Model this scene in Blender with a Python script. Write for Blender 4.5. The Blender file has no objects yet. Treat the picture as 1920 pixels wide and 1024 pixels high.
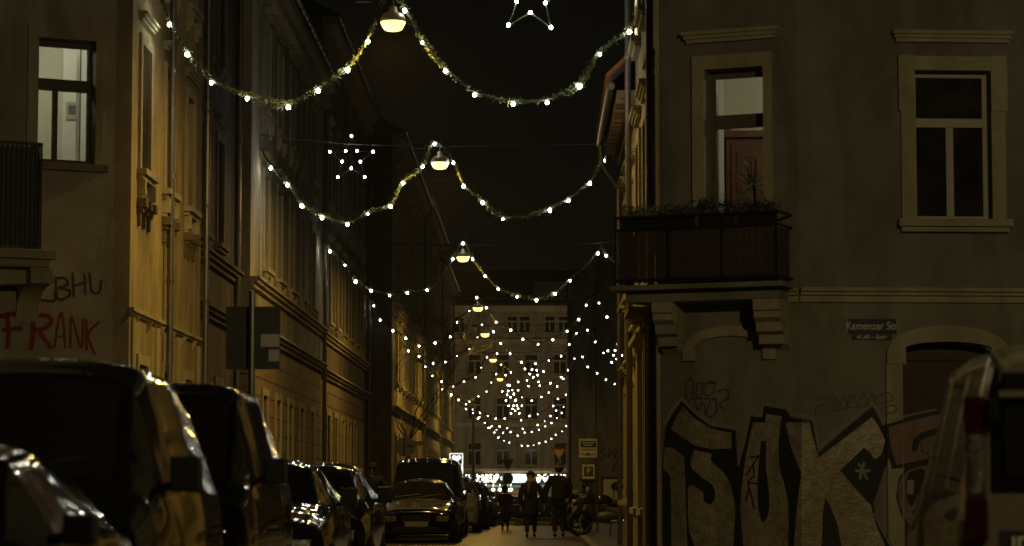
import bpy, bmesh, math, random
from mathutils import Vector, Matrix, Quaternion
random.seed(7)
C = bpy.context.scene.collection
R = math.radians
# ------------------------------------------------------------------ camera
F = 4800.0; CAMZ = 1.17
PITCH = math.atan(408/F); YAW = math.atan(43*math.cos(PITCH)/F)
cd = bpy.data.cameras.new('camera'); cam = bpy.data.objects.new('camera', cd); C.objects.link(cam)
cam.location = (0, 0, CAMZ); cam.rotation_euler = (math.pi/2+PITCH, 0, YAW)
cd.sensor_width = 36; cd.lens = 90; cd.clip_start = .5; cd.clip_end = 3000
cd.dof.use_dof = True; cd.dof.focus_distance = 56; cd.dof.aperture_fstop = 2.6
bpy.context.scene.camera = cam
CM = cam.rotation_euler.to_matrix(); CO = Vector((0, 0, CAMZ))
def ray(px, py): return CM @ Vector(((px-960)/F, (512-py)/F, -1))
def at(px, py, Y):
    d = ray(px, py); return CO + d*(Y/d.y)
def zat(py, Y): return at(1003, py, Y).z
def xat(px, Y): return at(px, 920, Y).x
# ------------------------------------------------------------------ materials
def newmat(name):
    m = bpy.data.materials.new(name); m.use_nodes = True
    return m, m.node_tree.nodes, m.node_tree.links, m.node_tree.nodes['Principled BSDF']
def mat(name, col, rough=.6, metal=0, var=.25, scale=6, bump=.15, bscale=60, coat=0, col2=None, stain=0, spec=.5):
    m, n, l, b = newmat(name)
    b.inputs['Roughness'].default_value = rough; b.inputs['Metallic'].default_value = metal
    b.inputs['Coat Weight'].default_value = coat; b.inputs['Coat Roughness'].default_value = .02
    b.inputs['Specular IOR Level'].default_value = spec
    tc = n.new('ShaderNodeTexCoord')
    if var > 0:
        nz = n.new('ShaderNodeTexNoise'); nz.inputs['Scale'].default_value = scale; nz.inputs['Detail'].default_value = 7; nz.inputs['Roughness'].default_value = .65
        l.new(tc.outputs['Object'], nz.inputs['Vector'])
        r = n.new('ShaderNodeValToRGB'); c2 = col2 or tuple(c*(1-var) for c in col)
        r.color_ramp.elements[0].position = .35; r.color_ramp.elements[1].position = .65
        r.color_ramp.elements[0].color = (*c2, 1); r.color_ramp.elements[1].color = (*col, 1)
        l.new(nz.outputs['Fac'], r.inputs['Fac']); out = r.outputs['Color']
        if stain:
            n2 = n.new('ShaderNodeTexNoise'); n2.inputs['Scale'].default_value = .7; n2.inputs['Detail'].default_value = 9; n2.inputs['Distortion'].default_value = .8
            mp = n.new('ShaderNodeMapping'); mp.inputs['Scale'].default_value = (1.5, 1.5, .45)
            l.new(tc.outputs['Object'], mp.inputs['Vector']); l.new(mp.outputs[0], n2.inputs['Vector'])
            r2 = n.new('ShaderNodeValToRGB'); r2.color_ramp.elements[0].position = .38; r2.color_ramp.elements[1].position = .58
            k = 1-stain; r2.color_ramp.elements[0].color = (k, k*.95, k*.88, 1); r2.color_ramp.elements[1].color = (1, 1, 1, 1)
            l.new(n2.outputs['Fac'], r2.inputs['Fac'])
            mx = n.new('ShaderNodeMix'); mx.data_type = 'RGBA'; mx.blend_type = 'MULTIPLY'; mx.inputs[0].default_value = 1
            l.new(out, mx.inputs[6]); l.new(r2.outputs['Color'], mx.inputs[7]); out = mx.outputs[2]
        l.new(out, b.inputs['Base Color'])
    else: b.inputs['Base Color'].default_value = (*col, 1)
    if bump > 0:
        nb = n.new('ShaderNodeTexNoise'); nb.inputs['Scale'].default_value = bscale; nb.inputs['Detail'].default_value = 4
        l.new(tc.outputs['Object'], nb.inputs['Vector'])
        bp = n.new('ShaderNodeBump'); bp.inputs['Strength'].default_value = bump; bp.inputs['Distance'].default_value = .02
        l.new(nb.outputs['Fac'], bp.inputs['Height']); l.new(bp.outputs[0], b.inputs['Normal'])
    return m
def emit(name, col, s):
    m, n, l, b = newmat(name); b.inputs['Base Color'].default_value = (.8, .8, .8, 1)
    b.inputs['Emission Color'].default_value = (*col, 1); b.inputs['Emission Strength'].default_value = s
    return m
def glassmat(name):
    m, n, l, b = newmat(name); n.remove(b)
    o = n['Material Output']; t = n.new('ShaderNodeBsdfTransparent'); g = n.new('ShaderNodeBsdfGlossy'); g.inputs['Roughness'].default_value = .03
    t.inputs['Color'].default_value = (.9, .92, .88, 1)
    f = n.new('ShaderNodeFresnel'); f.inputs['IOR'].default_value = 1.45; mx = n.new('ShaderNodeMixShader')
    l.new(f.outputs[0], mx.inputs[0]); l.new(t.outputs[0], mx.inputs[1]); l.new(g.outputs[0], mx.inputs[2]); l.new(mx.outputs[0], o.inputs['Surface'])
    return m
def brickmat(name, c1, c2, mortar, scale, bw, rh, rough=.8, msize=.02, bump=.6, mapping=None):
    m, n, l, b = newmat(name); b.inputs['Roughness'].default_value = rough
    tc = n.new('ShaderNodeTexCoord'); bt = n.new('ShaderNodeTexBrick'); bt.inputs['Scale'].default_value = scale
    src = tc.outputs['Object']
    if mapping == 'xz':      # lay courses on vertical walls: (x+y, z)
        sp = n.new('ShaderNodeSeparateXYZ'); ad = n.new('ShaderNodeMath'); cb = n.new('ShaderNodeCombineXYZ')
        l.new(src, sp.inputs[0]); l.new(sp.outputs[0], ad.inputs[0]); l.new(sp.outputs[1], ad.inputs[1]); l.new(ad.outputs[0], cb.inputs[0]); l.new(sp.outputs[2], cb.inputs[1]); src = cb.outputs[0]
    l.new(src, bt.inputs['Vector'])
    bt.inputs['Color1'].default_value = (*c1, 1); bt.inputs['Color2'].default_value = (*c2, 1); bt.inputs['Mortar'].default_value = (*mortar, 1)
    bt.inputs['Brick Width'].default_value = bw; bt.inputs['Row Height'].default_value = rh; bt.inputs['Mortar Size'].default_value = msize
    nz = n.new('ShaderNodeTexNoise'); nz.inputs['Scale'].default_value = 3; nz.inputs['Detail'].default_value = 8
    l.new(tc.outputs['Object'], nz.inputs['Vector'])
    mx = n.new('ShaderNodeMix'); mx.data_type = 'RGBA'; mx.blend_type = 'MULTIPLY'; mx.inputs[0].default_value = .8
    rr = n.new('ShaderNodeValToRGB'); rr.color_ramp.elements[0].position = .3; rr.color_ramp.elements[0].color = (.45, .43, .4, 1); rr.color_ramp.elements[1].position = .65
    l.new(nz.outputs['Fac'], rr.inputs['Fac']); l.new(bt.outputs['Color'], mx.inputs[6]); l.new(rr.outputs['Color'], mx.inputs[7])
    l.new(mx.outputs[2], b.inputs['Base Color'])
    bp = n.new('ShaderNodeBump'); bp.inputs['Strength'].default_value = bump; bp.inputs['Distance'].default_value = .02; bp.invert = True
    l.new(bt.outputs['Fac'], bp.inputs['Height']); l.new(bp.outputs[0], b.inputs['Normal'])
    return m
M = {}
M['plaster_grey'] = mat('plaster_grey', (.30, .285, .24), .9, var=.2, scale=2.5, bump=.7, bscale=30, stain=.3)
M['plaster_grey_low'] = mat('plaster_grey_low', (.36, .335, .26), .9, var=.22, scale=2.5, bump=.7, bscale=30, stain=.3)
M['trim'] = mat('stone_trim', (.58, .53, .36), .85, var=.18, scale=8, bump=.3, bscale=50, stain=.25)
M['plaster_ochre'] = mat('plaster_ochre', (.54, .45, .25), .9, var=.2, scale=2, bump=.5, bscale=45, stain=.4)
M['plaster_left'] = mat('plaster_left', (.46, .42, .33), .9, var=.2, scale=2, bump=.5, bscale=45, stain=.35)
M['plaster_brown'] = mat('plaster_brown', (.26, .21, .16), .9, var=.25, scale=2, bump=.5, bscale=45, stain=.45)
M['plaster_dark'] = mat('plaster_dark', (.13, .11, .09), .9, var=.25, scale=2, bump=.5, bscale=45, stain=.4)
M['plaster_far'] = mat('plaster_far', (.42, .36, .29), .9, var=.15, scale=2, bump=.3, bscale=30, stain=.3)
M['firewall'] = mat('firewall', (.34, .33, .27), .9, var=.15, scale=1, bump=.3, bscale=20, stain=.35)
M['sandstone'] = brickmat('sandstone', (.42, .33, .22), (.34, .26, .18), (.10, .08, .06), 1, .9, .42, msize=.018, bump=.8, mapping='xz')
M['winpaint'] = mat('window_paint', (.55, .52, .40), .5, var=.1, scale=12, bump=.1)
M['wingrey'] = mat('window_grey', (.16, .15, .13), .5, var=.15, scale=12, bump=.1)
M['winbrown'] = mat('window_brown', (.07, .05, .04), .5, var=.2, scale=12, bump=.1)
M['darkglass'] = mat('dark_glass', (.012, .012, .011), .06, var=0, bump=.02, bscale=3)
M['patchyglass'] = mat('patchy_glass', (.055, .05, .042), .06, var=.75, scale=1.6, bump=.03, bscale=3)  # grey patches in the glass colour stand for faint curtain and reflections
M['glass'] = glassmat('clear_glass')
M['roof'] = brickmat('roof_tiles', (.06, .045, .038), (.045, .035, .03), (.02, .02, .02), 1, .25, .33, mapping=None)
M['roofdark'] = mat('roof_slate', (.035, .033, .032), .7, var=.3, scale=4, bump=.4)
M['zinc'] = mat('zinc_pipe', (.22, .21, .19), .38, metal=.7, var=.3, scale=5, bump=.1)
M['iron'] = mat('black_iron', (.02, .02, .02), .45, metal=.3, var=.2, scale=10, bump=.2)
M['reed'] = mat('reed_screen', (.105, .072, .05), .7, var=.5, scale=55, bump=.4, bscale=80)
M['bark'] = mat('bark', (.06, .048, .035), .9, var=.3, scale=20, bump=.6)
M['leaf'] = mat('leaf', (.055, .075, .03), .6, var=.4, scale=9, bump=0)
M['leafbright'] = mat('leaf_sage', (.22, .27, .12), .6, var=.4, scale=9, bump=0)
M['fir'] = mat('fir_garland', (.12, .16, .055), .6, var=.4, scale=14, bump=0)
M['cable'] = mat('cable', (.03, .03, .03), .5, var=0, bump=0)
M['asphalt'] = mat('asphalt', (.05, .048, .045), .45, var=.4, scale=3, bump=.7, bscale=60)
M['setts'] = brickmat('granite_setts', (.09, .075, .055), (.03, .026, .02), (.012, .011, .009), 1, .20, .17, rough=.42, msize=.012, bump=1)
M['pave'] = brickmat('granite_slabs', (.09, .085, .07), (.06, .057, .05), (.03, .03, .03), 1, .8, .5, rough=.5, msize=.01, bump=.6)
M['kerb'] = mat('kerb_stone', (.20, .19, .17), .55, var=.3, scale=6, bump=.4)
M['wood'] = mat('red_wood', (.17, .065, .035), .45, var=.35, scale=5, bump=.2)
M['doorwood'] = mat('door_wood', (.085, .04, .028), .6, var=.35, scale=5, bump=.25)
M['whitepaint'] = mat('white_paint', (.75, .74, .68), .5, var=.06, scale=5, bump=.05)
M['roomwall'] = mat('room_wall', (.66, .65, .52), .9, var=.06, scale=2, bump=.1)
M['terracotta'] = mat('terracotta', (.30, .12, .06), .8, var=.2, scale=12, bump=.2)
M['sp_silver'] = mat('spray_silver', (.58, .52, .34), .45, metal=.2, var=.35, scale=7, bump=.8, bscale=26, col2=(.33, .28, .16), stain=.3)
M['sp_black'] = mat('spray_black', (.016, .014, .012), .6, var=.2, scale=9, bump=.5, bscale=28)
M['sp_pale'] = mat('spray_pale', (.42, .40, .33), .7, var=.2, scale=9, bump=.3)
M['sp_pink'] = mat('spray_pink', (.36, .235, .17), .7, var=.35, scale=7, bump=.3)
M['sp_red'] = mat('spray_red', (.30, .03, .02), .7, var=.3, scale=12, bump=.3)
M['sp_blue'] = mat('spray_blue', (.05, .06, .085), .7, var=.3, scale=12, bump=.3)
M['sp_brown'] = mat('spray_brown', (.19, .13, .085), .8, var=.3, scale=12, bump=.3)
M['sp_grey'] = mat('spray_violet', (.085, .085, .10), .8, var=.3, scale=12, bump=.3)
M['signblue'] = mat('enamel_blue', (.008, .011, .035), .55, var=.15, scale=12, bump=.05)
M['signwhite'] = mat('enamel_white', (.62, .60, .52), .4, var=.12, scale=14, bump=.05)
M['signred'] = mat('enamel_red', (.35, .05, .03), .4, var=.1, scale=14, bump=.05)
M['signback'] = mat('sign_back', (.10, .10, .095), .55, metal=.4, var=.25, scale=9, bump=.1)
M['rubber'] = mat('rubber', (.015, .015, .015), .8, var=0, bump=0)
M['chrome'] = mat('chrome', (.7, .7, .68), .12, metal=1, var=0, bump=0)
M['plastic'] = mat('black_plastic', (.018, .018, .018), .5, var=0, bump=.1)
M['lampglass'] = mat('headlamp_glass', (.62, .60, .52), .10, metal=.45, var=.6, scale=22, bump=.6, bscale=30, coat=1)
M['tailred'] = mat('tail_red', (.035, .004, .003), .12, var=.3, scale=20, bump=.3, bscale=40, coat=1)
M['tailclear'] = mat('tail_clear', (.16, .13, .09), .08, metal=.6, var=.8, scale=30, bump=1, bscale=45, coat=1)
M['plate'] = mat('number_plate', (.62, .58, .45), .45, var=.15, scale=20, bump=.1)
M['bulb'] = emit('bulb_glow', (1, .97, .80), 75)
M['bulbfar'] = emit('bulb_glow_far', (1, .97, .82), 26)
M['starbulb'] = emit('star_bulb_glow', (.86, .95, 1), 32)
M['bowl'] = emit('lamp_bowl_glow', (1, .64, .14), 3.3)
M['shade'] = mat('lamp_shade', (.16, .14, .09), .5, var=.1, scale=9, bump=0); M['shade'].node_tree.nodes['Principled BSDF'].inputs['Emission Color'].default_value = (1, .66, .18, 1); M['shade'].node_tree.nodes['Principled BSDF'].inputs['Emission Strength'].default_value = .02
M['skin'] = mat('skin', (.42, .27, .20), .55, var=.1, scale=20, bump=.05)
M['hairblond'] = mat('hair_blond', (.34, .26, .15), .6, var=.3, scale=30, bump=.3)
M['hairdark'] = mat('hair_dark', (.03, .02, .015), .6, var=.3, scale=30, bump=.3)
for nm, c in dict(coat_black=(.006, .006, .007), coat_navy=(.006, .007, .012), coat_brown=(.040, .020, .013), trousers=(.007, .007, .008), knit_grey=(.10, .095, .085), knit_white=(.45, .44, .40), coat_dark=(.009, .008, .007), denim=(.03, .035, .05)).items():
    M[nm] = mat(nm, c, .85, var=.3, scale=25, bump=.4, bscale=120)
def paint(name, col, metal=.4, rough=.06, beads=0):
    m = mat(name, col, rough, metal=metal, var=.12, scale=1.2, bump=0, coat=1)
    if not beads: return m
    n, l = m.node_tree.nodes, m.node_tree.links; b = n['Principled BSDF']     # rain beads standing on the paint
    tc = n.new('ShaderNodeTexCoord'); v = n.new('ShaderNodeTexVoronoi'); v.inputs['Scale'].default_value = 38; v.inputs['Randomness'].default_value = .9
    r = n.new('ShaderNodeValToRGB'); r.color_ramp.elements[0].color = (1, 1, 1, 1); r.color_ramp.elements[1].color = (0, 0, 0, 1); r.color_ramp.elements[1].position = .45; r.color_ramp.interpolation = 'EASE'
    l.new(tc.outputs['Object'], v.inputs['Vector']); l.new(v.outputs['Distance'], r.inputs['Fac'])
    bp = n.new('ShaderNodeBump'); bp.inputs['Strength'].default_value = beads; bp.inputs['Distance'].default_value = .006
    l.new(r.outputs['Color'], bp.inputs['Height']); l.new(bp.outputs[0], b.inputs['Normal']); l.new(bp.outputs[0], b.inputs['Coat Normal'])
    return m
M['p_black'] = paint('paint_black', (.010, .010, .010), .8); M['p_silver'] = paint('paint_silver', (.06, .057, .05), .75); M['p_greige'] = paint('paint_bronze', (.030, .026, .020), .85); M['p_vangrey'] = paint('paint_van_grey', (.20, .18, .135), .25, .22, .0)
M['p_white'] = paint('paint_white', (.5, .49, .45), 0); M['p_red'] = paint('paint_red', (.05, .012, .010), .3); M['p_blue'] = paint('paint_blue', (.01, .012, .025)); M['p_green'] = paint('paint_green', (.04, .05, .03))
M['p_dirty'] = mat('paint_black_dirty', (.003, .003, .003), .12, metal=0, var=0, bump=0, coat=.3, spec=.35)
m_, n_, l_, b_ = newmat('bonnet_grime'); tc_ = n_.new('ShaderNodeTexCoord'); nz_ = n_.new('ShaderNodeTexNoise'); nz_.inputs['Scale'].default_value = 7; nz_.inputs['Detail'].default_value = 6
rp_ = n_.new('ShaderNodeValToRGB'); rp_.color_ramp.elements[0].position = .5; rp_.color_ramp.elements[1].position = .56; rp_.color_ramp.elements[0].color = (.012, .011, .01, 1); rp_.color_ramp.elements[1].color = (.13, .115, .08, 1)
l_.new(tc_.outputs['Object'], nz_.inputs['Vector']); l_.new(nz_.outputs['Fac'], rp_.inputs['Fac']); l_.new(rp_.outputs['Color'], b_.inputs['Base Color']); b_.inputs['Roughness'].default_value = .45; b_.inputs['Coat Weight'].default_value = .5
M['p_grime'] = m_
M['shopwhite'] = emit('shop_sign_glow', (.78, .92, 1), 1.3)
M['boxwhite'] = emit('lightbox_glow', (.95, 1, .92), 1.6)
M['shopwarm'] = emit('shop_lamp_glow', (1, .85, .5), 14)
M['shopinterior'] = mat('shop_interior', (.55, .45, .25), .8, var=.5, scale=3, bump=.2)
M['teal'] = mat('awning_teal', (.06, .17, .14), .7, var=.2, scale=4, bump=.2)
# ------------------------------------------------------------------ mesh builder
WL = {}
def wloc(o): return WL.get(o.name, Vector((0, 0, 0))) if o else Vector((0, 0, 0))
class MB:
    def __init__(s): s.v = []; s.f = []; s.m = []
    def add(s, vs, fs, mi=0):
        b = len(s.v); s.v += [tuple(v) for v in vs]; s.f += [tuple(b+i for i in f) for f in fs]; s.m += [mi]*len(fs); return s
    def box(s, x0, x1, y0, y1, z0, z1, mi=0, X=None):
        vs = [Vector((x, y, z)) for z in (z0, z1) for y in (y0, y1) for x in (x0, x1)]
        if X: vs = [X(v) if callable(X) else X @ v for v in vs]
        return s.add(vs, [(0, 2, 3, 1), (4, 5, 7, 6), (0, 1, 5, 4), (2, 6, 7, 3), (0, 4, 6, 2), (1, 3, 7, 5)], mi)
    def tube(s, pts, r, n=6, mi=0, caps=True):
        pts = [Vector(p) for p in pts]; rr = r if isinstance(r, (list, tuple)) else [r]*len(pts)
        vs = []; prev = None
        for i, p in enumerate(pts):
            d = (pts[min(i+1, len(pts)-1)]-pts[max(i-1, 0)]); d = d.normalized() if d.length > 1e-9 else Vector((0, 0, 1))
            if prev is None: a = d.cross(Vector((0, 0, 1)) if abs(d.z) < .9 else Vector((1, 0, 0))).normalized()
            else:
                a = prev - d*prev.dot(d); a = a.normalized() if a.length > 1e-6 else d.orthogonal().normalized()
            prev = a; b = d.cross(a)
            for k in range(n):
                t = 2*math.pi*k/n; vs.append(p+(a*math.cos(t)+b*math.sin(t))*rr[i])
        fs = [(i*n+k, i*n+(k+1) % n, (i+1)*n+(k+1) % n, (i+1)*n+k) for i in range(len(pts)-1) for k in range(n)]
        if caps: fs += [tuple(range(n))[::-1], tuple((len(pts)-1)*n+k for k in range(n))]
        return s.add(vs, fs, mi)
    def ball(s, c, r, n=8, m=6, mi=0, sc=(1, 1, 1)):
        c = Vector(c); vs = [c+Vector((0, 0, r*sc[2]))]
        for i in range(1, m):
            for k in range(n):
                a = math.pi*i/m; b = 2*math.pi*k/n
                vs.append(c+Vector((math.sin(a)*math.cos(b)*sc[0], math.sin(a)*math.sin(b)*sc[1], math.cos(a)*sc[2]))*r)
        vs.append(c-Vector((0, 0, r*sc[2]))); L = len(vs)-1
        fs = [(0, 1+k, 1+(k+1) % n) for k in range(n)]
        fs += [(1+i*n+k, 1+(i+1)*n+k, 1+(i+1)*n+(k+1) % n, 1+i*n+(k+1) % n) for i in range(m-2) for k in range(n)]
        fs += [(L, 1+(m-2)*n+(k+1) % n, 1+(m-2)*n+k) for k in range(n)]
        return s.add(vs, fs, mi)
    def lathe(s, c, prof, n=16, mi=0, axis='z'):
        c = Vector(c); vs = []
        for r, z in prof:
            for k in range(n):
                t = 2*math.pi*k/n; a, b = r*math.cos(t), r*math.sin(t)
                vs.append(c+(Vector((a, b, z)) if axis == 'z' else Vector((a, z, b)) if axis == 'y' else Vector((z, a, b))))
        fs = [(i*n+k, i*n+(k+1) % n, (i+1)*n+(k+1) % n, (i+1)*n+k) for i in range(len(prof)-1) for k in range(n)]
        fs += [tuple(range(n))[::-1], tuple((len(prof)-1)*n+k for k in range(n))]
        return s.add(vs, fs, mi)
    def prism(s, poly, fn, mi=0):   # poly of 2D points; fn(p, t) -> 3D, t in 0,1
        n = len(poly); vs = [fn(p, 0) for p in poly]+[fn(p, 1) for p in poly]
        return s.add(vs, [tuple(range(n))[::-1], tuple(range(n, 2*n))]+[(i, (i+1) % n, n+(i+1) % n, n+i) for i in range(n)], mi)
    def mesh(s, name, mats, smooth=False):
        me = bpy.data.meshes.new(name); me.from_pydata(s.v, [], s.f)
        for m in (mats if isinstance(mats, list) else [mats]): me.materials.append(m)
        me.polygons.foreach_set('material_index', s.m)
        bm = bmesh.new(); bm.from_mesh(me); bmesh.ops.recalc_face_normals(bm, faces=bm.faces); bm.to_mesh(me); bm.free()
        if smooth: me.polygons.foreach_set('use_smooth', [True]*len(me.polygons))
        return me
    def build(s, name, mats, parent=None, smooth=False, world=True, label=None, bevel=0):
        if world and parent is not None:
            o = wloc(parent); s.v = [tuple(Vector(v)-o) for v in s.v]
        ob = bpy.data.objects.new(name, s.mesh(name, mats, smooth)); C.objects.link(ob)
        if parent is not None: ob.parent = parent
        WL[ob.name] = wloc(parent) if world else Vector((0, 0, 0))
        if label: ob['label'] = label
        if bevel:
            bv = ob.modifiers.new('bevel', 'BEVEL'); bv.width = bevel; bv.segments = 2; bv.limit_method = 'ANGLE'
        return ob
def tag(o, label=None, cat=None, group=None, kind=None):
    if label: o['label'] = label
    if cat: o['category'] = cat
    if group: o['group'] = group
    if kind: o['kind'] = kind
    return o
def empty(name, loc, label, cat, group=None, rz=0):
    o = bpy.data.objects.new(name, None); C.objects.link(o); o.location = loc; o.rotation_euler = (0, 0, rz); o.empty_display_size = .3
    WL[o.name] = Vector(loc); return tag(o, label, cat, group)
def child(name, me, parent, mtx=None):
    o = bpy.data.objects.new(name, me); C.objects.link(o); o.parent = parent
    if mtx is not None: o.matrix_basis = mtx
    return o
def smooth_path(pts, sub=6):
    pts = [Vector(p) for p in pts]; out = []
    for i in range(len(pts)-1):
        p0, p1, p2, p3 = pts[max(i-1, 0)], pts[i], pts[i+1], pts[min(i+2, len(pts)-1)]
        for k in range(sub):
            t = k/sub; out.append(.5*((2*p1)+(p2-p0)*t+(2*p0-5*p1+4*p2-p3)*t*t+(3*p1-p0-3*p2+p3)*t**3))
    out.append(pts[-1]); return out
class Plane:
    def __init__(s, o, u):
        s.o = Vector((o[0], o[1], 0)); s.u = Vector((u[0], u[1], 0)).normalized(); s.w = Vector((-s.u.y, s.u.x, 0))   # w points INTO the wall
        s.n = -s.w
    def P(s, u, z, d=0): return s.o+s.u*u+s.n*d+Vector((0, 0, z))
    def X(s, v): return s.P(v[0], v[2], -v[1])       # local (u, into, z)
    def hit(s, px, py, d=0):
        r = ray(px, py); o = s.o+s.n*d; t = (o-CO).dot(s.n)/r.dot(s.n); return CO+r*t
    def uz(s, px, py, d=0):
        p = s.hit(px, py, d); return (p-s.o).dot(s.u), p.z
    def mtx(s, u, z, d=0):
        m = Matrix.Identity(4); p = s.P(u, z, d)
        for i in range(3): m[i][0] = s.u[i]; m[i][1] = s.w[i]; m[i][2] = (0, 0, 1)[i]; m[i][3] = p[i]
        return m
# ------------------------------------------------------------------ walls, windows
def wall(mb, pl, u0, u1, z0, z1, ops, th=.35, mi=0):
    us = sorted({u0, u1, *[o[0] for o in ops], *[o[1] for o in ops]}); zs = sorted({z0, z1, *[o[2] for o in ops], *[o[3] for o in ops]})
    us = [u for u in us if u0 <= u <= u1]; zs = [z for z in zs if z0 <= z <= z1]
    inop = lambda u, z: any(o[0] < u < o[1] and o[2] < z < o[3] for o in ops)
    for a, b in zip(us, us[1:]):
        for c, d in zip(zs, zs[1:]):
            if inop((a+b)/2, (c+d)/2): continue
            mb.add([pl.P(a, c), pl.P(b, c), pl.P(b, d), pl.P(a, d)], [(0, 1, 2, 3)], mi)
            mb.add([pl.P(a, c, -th), pl.P(b, c, -th), pl.P(b, d, -th), pl.P(a, d, -th)], [(3, 2, 1, 0)], mi)
    for (a, b, c, d) in list(ops)+[(u0, u1, z0, z1)]:
        for (p, q) in (((a, c), (b, c)), ((b, c), (b, d)), ((b, d), (a, d)), ((a, d), (a, c))):
            mb.add([pl.P(*p), pl.P(*q), pl.P(*q, -th), pl.P(*p, -th)], [(0, 1, 2, 3)], mi)
WC = {}
def window(root, pl, u0, u1, z0, z1, style='plain', frame='winpaint', lit=False, trim='trim', tw=.17, transom=.66, brackets=False, label=None, fd=.2, tmat=None):
    w, h = u1-u0, z1-z0; key = (round(w, 3), round(h, 3), style, frame, lit, trim, tw, transom, brackets, fd)
    if key not in WC:
        a = MB(); I = lambda v: v
        ov = .012
        if style != 'none':
            a.box(-tw, ov*0, -.05, .0, 0, h); a.box(w, w+tw, -.05, .0, 0, h); a.box(-tw, w+tw, -.05, 0, h, h+tw)
            if style in ('lintel', 'ears'):
                a.box(-tw-.03, -.002, -.065, -.052, h-.55, h+tw+.01) if style == 'ears' else None
                if style == 'ears': a.box(w+.002, w+tw+.03, -.065, -.052, h-.55, h+tw+.01)
                lz = h+tw+.19
                for k, (zz, pr) in enumerate(((0, .07), (.05, .11), (.10, .15))): a.box(-tw-.02-pr*.6, w+tw+.02+pr*.6, -pr, 0, lz+zz, lz+zz+.05)
        b = MB(); f = .065; z_t = h*transom
        y0, y1 = fd, fd+.07
        b.box(0, f, y0, y1, 0, h); b.box(w-f, w, y0, y1, 0, h); b.box(f, w-f, y0, y1, 0, f); b.box(f, w-f, y0, y1, h-f, h)
        b.box(f, w-f, y0-.03, y1, z_t-.06, z_t+.06)
        b.box(w/2-.05, w/2+.05, y0-.01, y1-.004, f, z_t-.06)
        c = MB(); c.box(f, w-f, y0+.03, y0+.045, z_t+.06, h-f); c.box(f, w/2-.05, y0+.03, y0+.045, f, z_t-.06); c.box(w/2+.05, w-f, y0+.03, y0+.045, f, z_t-.06)
        d = MB(); d.box(-tw-.06, w+tw+.06, -.16, .0, -.10, -.003); d.box(-tw-.02, w+tw+.02, -.10, 0, -.17, -.103)
        if brackets:
            for k in (0, 1):
                x = -tw+.02 if k == 0 else w+tw-.14
                d.box(x, x+.12, -.13, 0, -.42, -.173); d.box(x+.01, x+.11, -.08, 0, -.52, -.423)
        WC[key] = (a.mesh('window', M[trim]) if a.v else None, b.mesh('frame', M[frame]), c.mesh('pane', M['glass' if lit else 'patchyglass']), d.mesh('sill', M[trim]))
    a, b, c, d = WC[key]
    mt = Matrix.Translation(-wloc(root)) @ pl.mtx(u0, z0)
    o = child('window', a or b, root, mt)
    if a: child('frame', b, o)
    child('pane', c, o)
    if style != 'none': child('sill', d, o)
    if label: o['label'] = label
    return o
def band(mb, pl, u0, u1, z, steps, mi=0):    # stepped horizontal moulding
    for zz, h, pr in steps: mb.box(u0, u1, -pr, 0, z+zz, z+zz+h, mi, pl.X)
def pipe(root, pts, r=.05, name='drainpipe'):
    mb = MB(); mb.tube(pts, r, 10)
    p0, p1 = Vector(pts[-2]), Vector(pts[-1]); n = max(1, int((p1-p0).length/1.8))
    for k in range(n):
        q = p0.lerp(p1, (k+.5)/n); mb.lathe(q, [(r+.012, -.03), (r+.012, .03)], 10)
    return mb.build(name, M['zinc'], root, smooth=False)
# ------------------------------------------------------------------ ground
def sheet(name, x0, x1, y0, y1, z, m, label, h=None):
    mb = MB()
    if h: mb.box(x0, x1, y0, y1, z-h, z)
    else: mb.add([(x0, y0, z), (x1, y0, z), (x1, y1, z), (x0, y1, z)], [(0, 1, 2, 3)])
    return tag(mb.build(name, m), label, None, None, 'structure')
sheet('ground', -150, 150, -70, 330, -.9, M['asphalt'], 'dark ground beyond the street')
DIP = .55
def strip(name, x0, x1, y0, y1, z, m, label, h):
    ys = [y0]+[y for y in (86, 89, 92, 95, 98) if y0 < y < y1]+[y1]
    def dz(y): t = min(1, max(0, (y-86)/12)); return -DIP*t*t*(3-2*t)
    mb = MB()
    for a, b in zip(ys, ys[1:]):
        mb.add([(x0, a, z+dz(a)), (x1, a, z+dz(a)), (x1, b, z+dz(b)), (x0, b, z+dz(b))], [(0, 1, 2, 3)])
        mb.add([(x0, a, z+dz(a)), (x0, b, z+dz(b)), (x0, b, z+dz(b)-h), (x0, a, z+dz(a)-h)], [(0, 1, 2, 3)]); mb.add([(x1, a, z+dz(a)), (x1, b, z+dz(b)), (x1, b, z+dz(b)-h), (x1, a, z+dz(a)-h)], [(0, 1, 2, 3)])
    for y in (y0, y1): mb.add([(x0, y, z+dz(y)), (x1, y, z+dz(y)), (x1, y, z+dz(y)-h), (x0, y, z+dz(y)-h)], [(0, 1, 2, 3)])
    return tag(mb.build(name, m), label, None, None, 'structure')
strip('road', -3.75, 1.05, 26.5, 226, 0, M['setts'], 'wet cobbled street running away from the viewer', .3)
strip('crossing_road', -60, 60, -40, 26.49, 0, M['setts'], 'cobbled crossing street in front of the corner houses', .5)
strip('pavement', -12, -3.9, 26.5, 224, .11, M['pave'], 'pavement in front of the houses on the left', .4)
strip('pavement', 1.2, 30, 26.5, 52, .11, M['pave'], 'pavement round the corner house on the right', .4)
strip('pavement', 1.2, 40, 52.01, 156, .105, M['pave'], 'open paved strip on the right with parked motorcycles', .4)
strip('kerb', -3.9, -3.75, 26.5, 224, .13, M['kerb'], 'granite kerb along the parked cars', .4)
strip('kerb', 1.05, 1.2, 26.5, 156, .13, M['kerb'], 'granite kerb on the right of the street', .4)
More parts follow.
